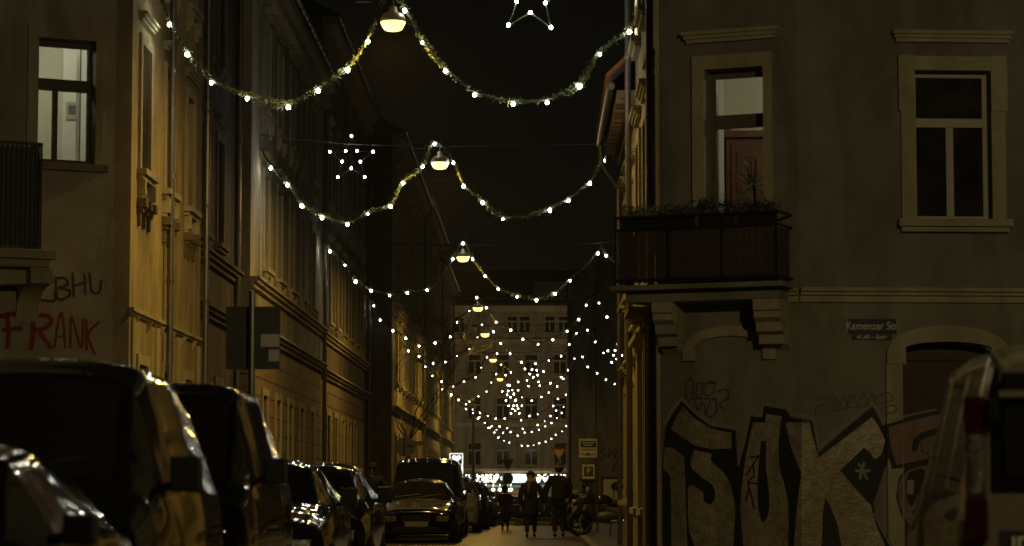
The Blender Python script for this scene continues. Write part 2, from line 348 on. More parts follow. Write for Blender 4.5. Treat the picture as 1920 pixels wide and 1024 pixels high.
# ------------------------------------------------------------------ right corner house
chR = Plane((xat(1240, 34.74), 34.74), (0, 0)) if False else None
PR = Vector((xat(1503, 34), 34)); PLc = Vector((1.716, 34.76))
CH = Plane(PLc, (PR-PLc)); chL = (PR-PLc).length
FA = Plane(PR, (math.cos(R(4)), math.sin(R(4))))
SI = Plane((1.716, 43.2), (0, -1)); sL = 43.2-PLc.y
HA = 15.0
rA = empty('corner_house', (5, 38, 0), 'grey corner house on the right with a balcony and large silver graffiti', 'house')
def rect(pl, x0, y0, x1, y1):
    (ua, za), (ub, zb) = pl.uz(x0, (y0+y1)/2), pl.uz(x1, (y0+y1)/2); xm = (x0+x1)/2
    return ua, ub, pl.uz(xm, y1)[1], pl.uz(xm, y0)[1]
wL = rect(CH, 1322, 128, 1433, 398)      # lit balcony opening
wL = (wL[0], wL[1], 4.02, wL[3])
wR = rect(FA, 1715, 133, 1858, 412)
ZC = FA.uz(1700, 545)[1]
dA = rect(FA, 1693, 640, 1862, 1100); dA = (dA[0], dA[1], .12, dA[3])
mb = MB()
wall(mb, CH, 0, chL, ZC, HA, [wL])
w2 = (wR[0]+2.9, wR[1]+2.9, wR[2], wR[3])
wall(mb, FA, 0, 9, ZC, HA, [wR, w2, (wR[0], wR[1], wR[2]+3.7, wR[3]+3.7)])
sw = [(sL-1.9, sL-1.0, wR[2], wR[3]), (sL-4.6, sL-3.6, wR[2], wR[3]), (sL-7.3, sL-6.3, wR[2], wR[3])]
sw2 = [(a, b, c+3.7, d+3.7) for a, b, c, d in sw]; 
wall(mb, SI, 0, sL, ZC, HA, sw+sw2)
mb.build('upper_wall', M['plaster_grey'], rA)
mb = MB()
wall(mb, CH, 0, chL, 0, ZC, [])
# facade with an arched door opening: build rectangle op up to spring, arch infill
spring = FA.uz(1780, 662)[1]; top = dA[3]
wall(mb, FA, 0, 9, 0, ZC, [(dA[0], dA[1], .0, top)])
N = 14
for k in range(N):
    a0, a1 = k/N, (k+1)/N; f = lambda t: spring+(top-spring)*math.sin(math.acos(max(-1, min(1, 2*t-1))))
    ua, ub = dA[0]+(dA[1]-dA[0])*a0, dA[0]+(dA[1]-dA[0])*a1
    mb.add([FA.P(ua, f(a0)), FA.P(ub, f(a1)), FA.P(ub, top), FA.P(ua, top), FA.P(ua, f(a0), -.33), FA.P(ub, f(a1), -.33)], [(0, 1, 2, 3), (0, 4, 5, 1)])
sd = [(sL-1.95, sL-.95, 0.3, 3.1), (sL-4.6, sL-3.6, .9, 3.1), (sL-7.3, sL-6.3, .9, 3.1)]
wall(mb, SI, 0, sL, 0, ZC, sd)
mb.build('ground_floor_wall', M['plaster_grey_low'], rA)
mb = MB(); mb.box(2.2, 12, 43.15, 43.2, 0, HA); mb.box(12, 12.1, 34.8, 43.2, 0, HA); mb.build('rear_wall', M['plaster_dark'], rA)
mb = MB(); mb.prism([(1.2, 34.3), (3.4, 33.4), (12.6, 34.0), (12.6, 43.6), (1.2, 43.6)], lambda p, t: Vector((p[0], p[1], HA+.003+t*.5))); mb.build('roof', M['roofdark'], rA)
# cornice band
mb = MB()
for pl, a, b in ((FA, .0, 9), (CH, 0, chL), (SI, 0, sL)):
    band(mb, pl, a, b, ZC-.16, ((0, .09, .05), (.09, .05, .10), (.14, .05, .15)))
mb.build('string_course', M['trim'], rA)
window(rA, FA, *wR, style='ears', tw=.19, label='unlit window with pale frame and moulded lintel')
window(rA, FA, *w2, style='ears', tw=.19)
window(rA, FA, wR[0], wR[1], wR[2]+3.7, wR[3]+3.7, style='ears', tw=.19)
for s_ in sw+sw2: window(rA, SI, *s_, style='lintel', tw=.2)
for s_ in sd[1:]: window(rA, SI, *s_, style='lintel', tw=.2)
# shop-like side door framing with canopy
mb = MB()
a, b, c, d = sd[0]
mb.box(a, b, .2, .26, c, d, 0, SI.X); mb.box(a+.1, b-.1, .17, .199, c+.3, c+1.3, 0, SI.X); mb.box(a+.1, b-.1, .17, .199, c+1.5, d-.2, 0, SI.X)
mb.build('side_door', M['doorwood'], rA)
mb = MB()
for u in (a-.26, b+.04, a-3.0, a-.9): mb.box(u, u+.2, -.14, 0, .1, 3.45, 0, SI.X)
band(mb, SI, a-.4, b+.35, 3.45, ((0, .12, .2), (.12, .08, .32), (.2, .06, .42)))
band(mb, SI, a-3.4, a-.6, 3.3, ((0, .1, .15), (.1, .08, .25)))
mb.build('door_surround', M['trim'], rA)
# stone corner posts
mb = MB(); mb.box(sL-.34, sL-.02, -.05, 0, .1, ZC-.2, 0, SI.X); mb.box(sL-.30, sL-.02, -.05, 0, ZC+.1, HA, 0, SI.X); mb.build('corner_strip', M['trim'], rA)
pipe(rA, [(1.60, 35.25, 14.9), (1.60, 35.25, .2)], .055)
pipe(rA, [(1.58, 42.9, 14.9), (1.58, 42.9, .2)], .055)
# lit balcony window: frame drawn as in the photo (single sash with transom)
def litwin(root, pl, op, fr, transom, mull, fd, label):
    a, b, c, d = op; tw = .17
    s = MB(); s.box(a-tw, a, -.05, 0, c, d, 0, pl.X); s.box(b, b+tw-.05, -.05, 0, c, d, 0, pl.X); s.box(a-tw, b+tw-.05, -.05, 0, d, d+.19, 0, pl.X)
    w_ = s.build('window', M[fr[0]], root, label=label)
    f = MB(); q = .085
    f.box(a, a+q, fd, fd+.08, c, d, 0, pl.X); f.box(b-q*.5, b, fd, fd+.08, c, d, 0, pl.X); f.box(a+q, b-q*.5, fd, fd+.08, d-.09, d, 0, pl.X); f.box(a+q, b-q*.5, fd, fd+.08, c, c+.08, 0, pl.X)
    f.box(a+q, b-q*.5, fd-.02, fd+.08, transom-.09, transom+.09, 0, pl.X)
    if mull: f.box(mull-.05, mull+.05, fd+.002, fd+.078, c+.08, transom-.09, 0, pl.X)
    f.build('frame', M[fr[1]], w_)
    g = MB(); g.box(a+q, b-q*.5, fd+.03, fd+.04, c+.08, transom-.09, 0, pl.X); g.box(a+q, b-q*.5, fd+.03, fd+.04, transom+.09, d-.09, 0, pl.X)
    g.build('pane', M['glass'], w_)
    return w_
tz = CH.uz(1390, 222)[1]
lw = litwin(rA, CH, wL, ('trim', 'wingrey'), tz, None, .24, 'warmly lit tall window behind the balcony')
mb = MB()
for zz, pr in ((0, .07), (.05, .11), (.10, .15)): mb.box(wL[0]-.2-pr*.6, wL[1]+.14+pr*.6, -pr, 0, wL[3]+.37+zz, wL[3]+.42+zz, 0, CH.X)
mb.build('lintel', M['trim'], rA)
# room behind it
def room(root, poly, z0, z1, energy, lxy, col=(1, .93, .72)):
    mb = MB(); n = len(poly)
    mb.prism(poly, lambda p, t: Vector((p[0], p[1], z0-.1+.1*t))); mb.prism(poly, lambda p, t: Vector((p[0], p[1], z1+.1*t)))
    for i in range(2, n):        # back and side walls, the front stays open to the windows
        a, b = Vector(poly[i]), Vector(poly[(i+1) % n]); d = (b-a).normalized(); w = Vector((d.y, -d.x))*.1
        mb.prism([tuple(a+d*.001), tuple(b-d*.001), tuple(b+w-d*.001), tuple(a+w+d*.001)], lambda p, t: Vector((p[0], p[1], z0+.001+(z1-z0-.002)*t)))
    r_ = mb.build('room', M['roomwall'], root)
    ld_ = bpy.data.lights.new('ceiling_light', 'POINT'); ld_.energy = energy; ld_.color = col; ld_.shadow_soft_size = .15
    lo = bpy.data.objects.new('ceiling_light', ld_); C.objects.link(lo); lo.location = (lxy[0], lxy[1], z1-.5)
    return r_
ROOM_E = 34
room(rA, [(2.09, 34.97), (3.6, 34.42), (7.0, 34.62), (7.0, 38.8), (2.09, 38.8)], 3.95, 7.7, ROOM_E, (4.6, 36.6))
# white post added at the back wall, where room light makes it bright
mb = MB(); mb.box(xat(1352.5, 38.0), xat(1362, 38.0), 38.0, 38.79, 3.96, 7.69); mb.build('back_post', M['whitepaint'], rA, label='white post added as the bright strip at the back of the lit room')
# wardrobe and palm
wr = empty('wardrobe', (3.6, 38.5, 3.96), 'reddish brown wooden wardrobe seen through the lit balcony window', 'wardrobe')
wx0 = xat(1366, 38.2); wt = zat(246, 38.2)
mb = MB(); mb.box(wx0, wx0+1.9, 38.2, 38.75, 3.96, wt-.1); mb.box(wx0-.05, wx0+1.95, 38.13, 38.77, wt-.099, wt); mb.build('cabinet', M['wood'], wr)
for k in range(3):
    a = wx0+.08+k*.6; mb = MB()
    mb.box(a, a+.56, 38.175, 38.199, 4.1, wt-.2); mb.box(a+.08, a+.20, 38.16, 38.174, 4.4, wt-.32); mb.box(a+.36, a+.48, 38.16, 38.174, 4.4, wt-.32); mb.box(a+.2, a+.36, 38.16, 38.174, wt-.4, wt-.32); mb.build('door', M['wood'], wr)
gl = tag(MB().ball((xat(1369, 38.3), 38.4, wt+.12), .1, 12, 8).build('globe', M['trim'], None, smooth=True), 'pale round globe on top of the wardrobe in the lit room', 'globe')
pm = empty('potted_palm', CH.P(.9, 3.95, -1.0), 'spiky green house palm behind the glass of the lit balcony window', 'plant')
cu = CH.uz(1412, 330, -1.0)
mb = MB(); base = CH.P(cu[0], cu[1]-.25, -1.0); mb.lathe(Vector((base.x, base.y, 3.95)), [(.12, 0), (.17, .35), (.18, .4)], 12); mb.build('pot', M['terracotta'], pm)
mb = MB(); mb.tube([Vector((base.x, base.y, 4.3)), base+Vector((.02, 0, .1))], .02); mb.build('trunk', M['bark'], pm)
mb = MB()
for k in range(46):
    a = random.uniform(0, 2*math.pi); e = random.uniform(-.5, 1.4); L = random.uniform(.34, .60)
    d = Vector((math.cos(a)*math.cos(e), math.sin(a)*math.cos(e), math.sin(e))); s0 = base+Vector((0, 0, .1)); side = d.cross(Vector((0, 0, 1))).normalized()*.012
    mid = s0+d*L*.6; tip = s0+d*L-Vector((0, 0, .08*L/.4))
    mb.add([s0-side, s0+side, mid+side, tip, mid-side], [(0, 1, 2, 4), (4, 2, 3)])
mb.build('foliage', M['leafbright'], pm)
# balcony
BA = MB(); Bd = .62; u0b, u1b = -.42, chL-.09
zs_ = 3.82
BA.box(u0b-.06, u1b+.06, -Bd-.07, 0, zs_+.02, zs_+.09, 0, CH.X); BA.box(u0b+.1, u1b-.05, -Bd+.12, 0, zs_-.13, zs_-.002, 0, CH.X)
balc = BA.build('balcony', M['plaster_grey_low'], rA, bevel=.01)
mb = MB(); zt = 4.83
for zz in (zs_+.16, zt, zt-.17):
    mb.box(u0b, u1b, -Bd-.02, -Bd+.02, zz-.015, zz+.015, 0, CH.X); mb.box(u0b, u0b+.03, -Bd+.02, 0, zz-.015, zz+.015, 0, CH.X); mb.box(u1b-.03, u1b, -Bd+.02, 0, zz-.015, zz+.015, 0, CH.X)
n = 3
for k in range(n+1):
    u = u0b+(u1b-u0b-.03)*k/n; mb.box(u, u+.03, -Bd-.03, -Bd-.021, zs_+.09, zt+.04, 0, CH.X) if False else mb.box(u, u+.014, -Bd-.022, -Bd-.021+.012, zs_+.09, zt+.0, 0, CH.X)
mb.build('railing', M['iron'], balc)
mb = MB(); u = u0b+.02
while u < u1b-.03:
    w = random.uniform(.012, .022); dy = random.uniform(-.006, .006); mb.box(u, u+w, -Bd+.024+dy, -Bd+.042+dy, zs_+.12+random.uniform(0, .02), zt-.19+random.uniform(0, .02), 0, CH.X); u += w+random.uniform(.001, .012)
w_ = 0
while w_ < Bd-.08:
    mb.box(u0b+.035, u0b+.05, -Bd+.05+w_, -Bd+.065+w_, zs_+.12, zt-.2, 0, CH.X); mb.box(u1b-.05, u1b-.035, -Bd+.05+w_, -Bd+.065+w_, zs_+.12, zt-.2, 0, CH.X); w_ += .022
mb.build('reed_screen', M['reed'], balc)
# scrolled corbels under the balcony
def corbel(root, pl, u0, u1, ztop, depth, h, name='corbel', m='trim'):
    prof = [(0, ztop), (depth, ztop), (depth, ztop-.14), (depth*.92, ztop-.16), (depth*.93, ztop-.24), (depth*.74, ztop-.30), (depth*.72, ztop-.42), (depth*.5, ztop-.46), (depth*.48, ztop-.58), (depth*.30, ztop-h+.16), (depth*.22, ztop-h+.08), (0.0, ztop-h)]
    mb = MB(); mb.prism(prof, lambda p, t: pl.P(u0+(u1-u0)*t, p[1], p[0]))
    # scroll on the cheeks
    for u in (u0-.015, u1+.001):
        for (cy, cz, r) in ((depth*.62, ztop-.22, .10), (depth*.22, ztop-h+.26, .08)):
            mb.prism([(cy+r*math.cos(t*math.pi/6), cz+r*math.sin(t*math.pi/6)) for t in range(12)], lambda p, t, u=u: pl.P(u+.014*t, p[1], p[0]))
    return mb.build(name, M[m], root)
corbel(rA, CH, CH.uz(1452, 600)[0]-.14, CH.uz(1482, 600)[0], zs_-.132, .50, .66)
corbel(rA, CH, CH.uz(1243, 600)[0]+.02, CH.uz(1290, 600)[0]-.05, zs_-.132, .50, .70)
# blind arch trim on the chamfer
def archtrim(pl, xa, xb, yleg, ysp, ytop, wpx, d, name, root, m='trim', legs=True):
    mb = MB(); ua, z1 = pl.uz(xa, ysp); ub, _ = pl.uz(xb, ysp); _, zt_ = pl.uz((xa+xb)/2, ytop); _, zl = pl.uz(xa, yleg); w = wpx/140
    cx = (ua+ub)/2; ro = (ub-ua)/2; n = 18; rz = zt_-z1
    for k in range(n):
        pts = []
        for q in (k, k+1):
            t = math.pi*q/n; pts.append(((cx-ro*math.cos(t), z1+rz*math.sin(t)), (cx-(ro-w)*math.cos(t), z1+(rz-w)*math.sin(t))))
        (o0, i0), (o1, i1) = pts
        mb.prism([o0, o1, i1, i0], lambda p, t: pl.P(p[0], p[1], d*t+.001))
    for a in (ua, ub-w): mb.box(a-.02, a+w+.02, -d-.01, -.001, zl, z1, 0, pl.X)
    return mb.build(name, M[m], root)
archtrim(CH, 1284, 1453, 677, 655, 611, 19, .04, 'blind_arch', rA)
archtrim(FA, 1664, 1888, 683, 655, 611, 30, .06, 'door_arch', rA)
mb = MB(); ua, _ = FA.uz(1662, 800); mb.box(ua, dA[0], -.05, -.001, .12, FA.uz(1670, 683)[1]-.004, 0, FA.X); mb.box(dA[1], dA[1]+.22, -.05, -.001, .12, FA.uz(1670, 683)[1]-.004, 0, FA.X); mb.build('door_jamb', M['trim'], rA)
mb = MB(); DD = .22; zt = FA.uz(1780, 662)[1]
mb.box(dA[0], dA[1], DD, DD+.06, .12, zt, 0, FA.X); mb.box(dA[0], dA[1], DD-.03, DD-.001, zt-.09, zt, 0, FA.X); mb.box(dA[0], dA[1], DD+.1, DD+.15, zt+.001, top+.02, 1, FA.X)
mb.box((dA[0]+dA[1])/2-.015, (dA[0]+dA[1])/2+.015, DD-.012, DD-.001, .12, zt-.1, 1, FA.X)
mb.build('gateway_door', [M['doorwood'], M['plastic']], rA)
# ------------------------------------------------------------------ graffiti helpers
def gmap(px, py, lay, cuts):
    d = .003*lay+.002
    if px < 1503: return CH.hit(px, py, d)
    return None
def decal(parent, polys, plane_for, name, mats, label):
    """polys: list of (points px, mat index, layer). Cut at plane borders, mapped onto walls."""
    out = MB()
    for pts, mi, lay in polys:
        bm = bmesh.new(); vs = [bm.verts.new((x, y, 0)) for x, y in pts]
        try: bm.faces.new(vs).normal_update()
        except Exception: bm.free(); continue
        bmesh.ops.triangulate(bm, faces=bm.faces[:])
        for cx in plane_for['cuts']:
            bmesh.ops.bisect_plane(bm, geom=bm.verts[:]+bm.edges[:]+bm.faces[:], plane_co=(cx, 0, 0), plane_no=(1, 0, 0))
        for f in bm.faces:
            c = f.calc_center_median(); pl, d0 = plane_for['pick'](c.x)
            out.add([pl.hit(v.co.x, v.co.y, d0+.002+.003*lay) for v in f.verts], [tuple(range(len(f.verts)))], mi)
        bm.free()
    return out.build(name, mats, parent, label=label)
def stroke(pts, w, mi, lay, closed=False):
    res = []; P = [Vector((x, y)) for x, y in pts]
    if closed: P.append(P[0])
    for i in range(len(P)-1):
        a, b = P[i], P[i+1]; d = b-a
        if d.length < .01: continue
        d.normalize(); n = Vector((-d.y, d.x))*w/2; e = d*w*.35
        res.append(([tuple(a-e*.6+n), tuple(a-e-n*.3), tuple(a-e*.6-n), tuple(b+e*.6-n), tuple(b+e+n*.2), tuple(b+e*.6+n)], mi, lay+.12*(i % 2)+.05*(i % 3)))
    return res
def sm2(pts, sub=5): return [(p.x, p.y) for p in smooth_path([Vector((x, y, 0)) for x, y in pts], sub)]
a1 = lambda L: [(1240+x/3.16, 700+y/3.16) for x, y in L]
a8 = lambda L: [(1440+x/2, 512+y/2) for x, y in L]
RP = {'cuts': (1503, 1693), 'pick': lambda x: (CH, 0) if x < 1503 else (FA, .052 if 1663 < x < 1693 else 0) if x < 1693 else (FA, -DD)}
RP['cuts'] = (1503, 1662, 1693)
gp = []
# black base
base = a1([(5, 560), (15, 430), (25, 320), (60, 250), (120, 165), (200, 245), (290, 312), (440, 338), (452, 545), (480, 470), (500, 400), (530, 255), (597, 262), (608, 195), (740, 215), (765, 258), (895, 283), (930, 470)])+a8([(220, 645), (300, 575), (392, 500), (425, 560), (440, 590), (455, 690), (430, 760), (395, 865), (402, 900), (425, 950), (470, 1030), (490, 1100)])+[(1243, 1062)]
gp.append((base, 1, 0))
gp.append((a1([(130, 195), (160, 232), (215, 280), (290, 325), (350, 342), (415, 350), (415, 445), (300, 450), (205, 430), (130, 385), (55, 330), (90, 260)]), 0, 1))
gp.append((a1(sm2([(190, 455), (290, 475), (295, 520), (360, 580), (410, 660), (436, 800), (430, 940), (420, 1140)], 3)+sm2([(230, 1140), (190, 1000), (165, 930), (158, 780), (165, 665), (243, 700), (250, 750), (275, 775), (310, 760), (318, 700), (290, 650), (230, 610), (175, 550), (180, 500)], 3)), 0, 1))
gp.append((a1([(18, 440), (60, 440), (135, 490), (142, 640), (150, 930), (160, 1140), (60, 1140), (55, 620), (40, 592), (12, 565)]), 0, 1))
gp.append((a1([(545, 290), (612, 292), (625, 240), (715, 255), (705, 300), (695, 400)]+sm2([(695, 400), (700, 560), (735, 680), (755, 830), (745, 1140)], 3)[1:]+sm2([(500, 1140), (470, 850), (480, 640), (510, 440)], 3)), 0, 1))
gp.append((a1(sm2([(590, 405), (620, 410), (620, 560), (640, 720), (635, 830), (610, 878), (588, 860), (570, 740), (575, 560), (585, 470)], 3)), 1, 2))
gp.append((a8([(65, 560), (155, 560), (163, 600), (190, 692), (260, 640), (390, 540), (415, 575), (440, 630), (425, 680), (400, 700), (378, 668), (360, 655), (270, 740), (320, 800), (365, 850), (385, 870), (410, 960), (445, 1034), (450, 1100), (290, 1100), (260, 940), (232, 870), (215, 845), (205, 900), (200, 1100), (92, 1100), (108, 880), (125, 750), (85, 650)]), 0, 1))
gp += stroke(a8([(330, 742), (382, 742)]), 5, 2, 2)+stroke(a8([(360, 712), (345, 770)]), 5, 2, 2.5)+stroke(a8([(340, 715), (372, 772)]), 4, 2, 3)
# second tag: pinkish letter running over the door
gp.append((a8([(425, 572), (520, 545), (640, 520), (760, 500), (760, 900), (700, 960), (620, 1000), (555, 975), (505, 925), (480, 840), (490, 770), (520, 730), (465, 735), (440, 640)]), 1, 0))
gp.append((a8([(452, 578), (530, 555), (630, 532), (740, 515), (740, 690), (625, 690), (560, 705), (482, 720), (458, 640)]), 3, 1))
gp.append((a8(sm2([(560, 728), (600, 722), (700, 735), (720, 850), (640, 950), (585, 965), (545, 960), (512, 915), (488, 840), (495, 780), (525, 740)], 3)), 3, 1.1))
gp += stroke(a8([(550, 660), (556, 630), (580, 610), (615, 598), (660, 590)]), 12, 1, 2)
gp.append((a8(sm2([(530, 745), (585, 735), (600, 800), (595, 860), (575, 885), (540, 878), (520, 840), (518, 780)], 3)), 1, 2))
gp.append((a8([(523, 776), (549, 776), (545, 830), (521, 830)]), 2, 3))
gp += stroke(a8([(575, 640), (578, 670), (598, 675), (610, 700)]), 2, 1, 2.2)
# pale halo line above the black outline
halo = a1([(18, 300), (50, 235), (118, 150), (205, 235), (290, 298), (440, 322)]); gp += stroke(halo, 3, 2, .6)
gp += stroke(a1([(457, 545), (520, 235), (540, 215), (590, 245), (602, 180), (745, 190), (775, 238), (905, 265), (928, 440)])+a8([(188, 655), (390, 488), (412, 510), (432, 570)]), 2.6, 2, .6)
gp += stroke(a8([(432, 560), (520, 535), (630, 512)]), 2.6, 2, .6)+stroke(a8([(398, 900), (420, 950), (480, 1060)]), 2.6, 2, .6)
# small black figure scribble inside the second letter
gp += stroke(a1([(520, 500), (580, 490), (540, 545), (505, 605)]), 3, 1, 2.6)+stroke(a1([(545, 545), (550, 610), (515, 640), (520, 680), (500, 760)]), 3, 1, 2.8)+stroke(a1([(525, 690), (550, 800)]), 3, 1, 2.6)+stroke(a1([(520, 650), (590, 655)]), 3, 1, 3)
decal(rA, gp, RP, 'graffiti', [M['sp_silver'], M['sp_black'], M['sp_pale'], M['sp_pink']], 'large silver and black letters sprayed across the wall and door')
tp = []
for pts in ([(150, 60), (170, 30), (190, 60), (185, 140), (160, 165), (145, 120), (150, 60)], [(215, 60), (205, 120), (225, 150), (245, 110), (240, 60), (215, 60)], [(265, 60), (260, 130), (300, 120), (320, 60), (290, 50), (265, 60)], [(200, 160), (215, 220), (250, 170), (265, 250), (285, 170), (320, 160), (325, 230), (290, 260), (270, 250)], [(330, 110), (390, 95), (395, 150), (345, 180), (370, 215)], [(250, 60), (330, 60)], [(190, 150), (330, 150)]):
    tp += stroke(a1(sm2(pts, 3)), 2.6, 0, .2)
decal(rA, tp, RP, 'graffiti', [M['sp_grey']], 'small bubbly dark tag under the blind arch')
tp = []
for pts in ([(185, 480), (210, 465), (230, 470), (200, 495), (180, 500), (180, 540)], [(240, 500), (255, 465), (270, 500), (285, 460), (300, 500), (320, 455), (335, 500)], [(340, 490), (360, 450), (372, 495), (390, 450), (400, 490)], [(400, 470), (440, 448), (466, 460), (462, 480), (420, 487)], [(440, 505), (465, 495), (482, 505), (470, 525), (445, 522)], [(225, 520), (300, 505), (380, 500)], [(250, 480), (260, 520)], [(305, 460), (290, 520)]):
    tp += stroke(a8(sm2(pts, 3)), 2.0, 0, .2)
decal(rA, tp, RP, 'graffiti', [M['sp_brown']], 'thin brown scribble above the large letters')
# street name sign
def text(body, size, m, parent, mtx, ext=.004, name='lettering', align='CENTER', bold=.0, sx=1):
    c = bpy.data.curves.new(name, 'FONT'); c.body = body; c.size = size; c.extrude = ext; c.align_x = align; c.align_y = 'CENTER'; c.offset = bold
    c.materials.append(m); o = bpy.data.objects.new(name, c); C.objects.link(o); o.parent = parent
    me = bpy.data.meshes.new_from_object(o); bpy.data.objects.remove(o); me.materials.clear(); me.materials.append(m)
    for f in me.polygons: f.material_index = 0
    o = bpy.data.objects.new(name, me); C.objects.link(o); o.parent = parent
    o.matrix_basis = mtx @ Matrix.Rotation(math.pi/2, 4, 'X') @ Matrix.Diagonal((sx, 1, 1, 1)); return o
sg = empty('street_name_sign', FA.hit(1636, 615, .0), 'dark blue enamel street name sign reading Kamenzer Str. beside the arched door', 'sign')
mt = FA.mtx(0, 0); sgM = mt.copy(); 
def signplate(px0, py0, px1, py1, d):
    (ua, z1), (ub, z0) = FA.uz(px0, py0), FA.uz(px1, py1); return ua, ub, z0, z1
for k, (bx, body, size) in enumerate((((1591, 598, 1680, 626), 'Kamenzer Str.', .145), ((1597, 627.5, 1672, 637.5), '41.45 \u2013 Ende', .078))):
    ua, ub, z0, z1 = signplate(*bx, 0); mb = MB(); mb.box(ua, ub, -.02, -.004, z0, z1, 0, FA.X); pl_ = mb.build('plate', M['signblue'], sg, bevel=.004)
    text(body, size, M['signwhite'], sg, Matrix.Translation(-wloc(sg)) @ FA.mtx((ua+ub)/2, (z0+z1)/2, .023), .002, bold=.002, sx=(.86 if k == 0 else 1.0))
# flower boxes on the balcony rail
def leaves(mb, c, rad, n, size, mi=0, sq=(1, 1, 1)):
    c = Vector(c)
    for _ in range(n):
        v = Vector((random.gauss(0, 1), random.gauss(0, 1), random.gauss(0, 1))); v = v.normalized()*rad*random.random()**.45
        p = c+Vector((v.x*sq[0], v.y*sq[1], v.z*sq[2])); a = Vector((random.uniform(-1, 1), random.uniform(-1, 1), random.uniform(-1, 1))).normalized(); b = a.orthogonal().normalized()
        s = size*random.uniform(.5, 1.3); mb.add([p-a*s, p+b*s*.4, p+a*s, p-b*s*.4], [(0, 1, 2, 3)], mi)
nfb = 4; seg = (u1b-u0b-.1)/nfb
fl = ['flower box at the left end of the balcony rail with pale sage leaves', 'flower box with a round tuft standing up at the left of the lit window', 'dark leafy flower box in front of the lit window', 'low bushy flower box at the right end of the balcony rail']
for k in range(nfb):
    ua = u0b+.06+k*seg; fb = empty('flower_box', CH.P(ua+seg/2, zt*0+4.66, Bd-.12), fl[k], 'flower box', 'flower boxes on the balcony rail')
    mb = MB(); mb.box(ua, ua+seg-.05, -Bd+.06, -Bd+.22, 4.66, 4.83, 0, CH.X); mb.build('box', M['plastic'], fb)
    mb = MB()
    for j in range(9):
        u = ua+.03+(seg-.1)*j/8; leaves(mb, CH.P(u, 4.88+random.uniform(0, .06), Bd-.14), .10+random.uniform(0, .04), 60, .028)
    if k == 1: leaves(mb, CH.P(CH.uz(1318, 378, Bd)[0], CH.uz(1318, 380, Bd)[1], Bd-.14), .12, 260, .022)
    if k == 2:
        for j in range(12):
            u = ua+seg*random.random(); hh = random.uniform(.12, .3); mb.tube([CH.P(u, 4.85, Bd-.14), CH.P(u+.02, 4.85+hh, Bd-.14)], .004, 4); leaves(mb, CH.P(u+.02, 4.87+hh, Bd-.14), .02, 6, .012)
    mb.build('foliage', M['leafbright'] if k == 0 else M['leaf'], fb)
# ------------------------------------------------------------------ right second house (lower eaves)
SB = Plane((1.76, 50.4), (0, -1)); rB = empty('low_house', (6, 47, 0), 'lower house with projecting tiled eaves behind the right corner house', 'house')
mb = MB(); ops = [(.9, 1.9, 4.7, 6.6), (3.2, 4.2, 4.7, 6.6), (5.3, 6.3, 4.7, 6.6), (.9, 1.9, 1, 3), (3.2, 4.2, 1, 3), (5.3, 6.3, .12, 3)]
wall(mb, SB, 0, 7.15, 0, 8.0, ops); mb.box(1.77, 11, 50.41, 50.6, 0, 8); mb.build('wall', M['plaster_ochre'], rB)
for o_ in ops: window(rB, SB, *o_, style='lintel')
mb = MB()
mb.prism([(1.32, 8.12), (1.32, 8.22), (6, 12.6), (10.6, 8.2), (10.6, 8.1), (6, 12.4)], lambda p, t: Vector((p[0], 43.22+7.4*t, p[1])), 0)
mb.build('roof', M['roof'], rB)
mb = MB(); y = 43.3
while y < 50.6: mb.tube([(1.26, y, 8.20), (1.7, y, 8.62)], .075, 8); y += .26
mb.build('eaves_tiles', M['terracotta'], rB)
mb = MB(); mb.tube([(1.30, 43.25, 8.05), (1.30, 50.6, 8.05)], .07, 10); mb.build('gutter', M['zinc'], rB)
mb = MB(); band(mb, SB, 0, 7.15, 7.6, ((0, .12, .1), (.12, .12, .2), (.24, .1, .3))); 
y = .4
while y < 7: mb.box(y, y+.12, -.36, 0, 7.75, 7.98, 0, SB.X); y += .55
mb.build('cornice', M['plaster_brown'], rB)
pipe(rB, [(1.30, 50.3, 8.0), (1.34, 50.3, 7.6), (1.66, 50.3, 7.1), (1.66, 50.3, .1)], .05)
# ------------------------------------------------------------------ left corner house
Q1 = Vector((-6.4, 40.26)); Q0 = Vector((xat(207, 40.1), 40.1)); ang = R(27)
QL = Q0+Vector((-math.cos(ang), -math.sin(ang)))*3.2
CL = Plane(QL, Q0-QL); clL = 3.2
FL = Plane(Q0, Q1-Q0); flL = (Q1-Q0).length
S1 = Plane(Q1, (0, 1)); s1L = 8.6
lA = empty('corner_house', (-9, 45, 0), 'pale corner house on the left with a balcony, a lit window and red graffiti', 'house')
wl = rect(CL, 70, 74, 178, 306)
bz = CL.uz(40, 470)[1]
mb = MB(); wall(mb, CL, -8, clL, 0, 15, [wl]); 
mb.build('corner_wall', M['plaster_left'], lA)
mb = MB(); wall(mb, FL, 0, flL, 0, 15, []); mb.build('corner_strip', M['plaster_brown'], lA)
H1 = 15; z6 = 6.0
ops1 = []
for fl_, (c, d) in enumerate(((1.2, 3.2), (6.35, 8.4), (10.1, 12.1))):
    for k in range(3): ops1.append((.8+2.75*k, 1.75+2.75*k, c, d))
mb = MB(); wall(mb, S1, 0, s1L, 0, H1, ops1); mb.build('street_wall', M['plaster_ochre'], lA)
for o_ in ops1: window(lA, S1, *o_, style='lintel' if o_[2] > 4 else 'plain', frame='wingrey', brackets=o_[2] > 4, tw=.16)
for k in range(3):     # brick-like brackets under the sills
    for j in range(3):
        mb = MB(); u = .6+2.75*k+j*.5; mb.box(u, u+.22, -.16, -.001, 5.72, 5.86, 0, S1.X); mb.box(u+.03, u+.19, -.1, -.001, 5.641, 5.719, 0, S1.X); mb.box(u+.05, u+.17, -.06, -.001, 5.42, 5.64, 0, S1.X)
        mb.build('bracket', M['plaster_brown'], lA)
mb = MB(); band(mb, S1, 0, s1L, 3.95, ((0, .05, .04), (.05, .06, .08)))
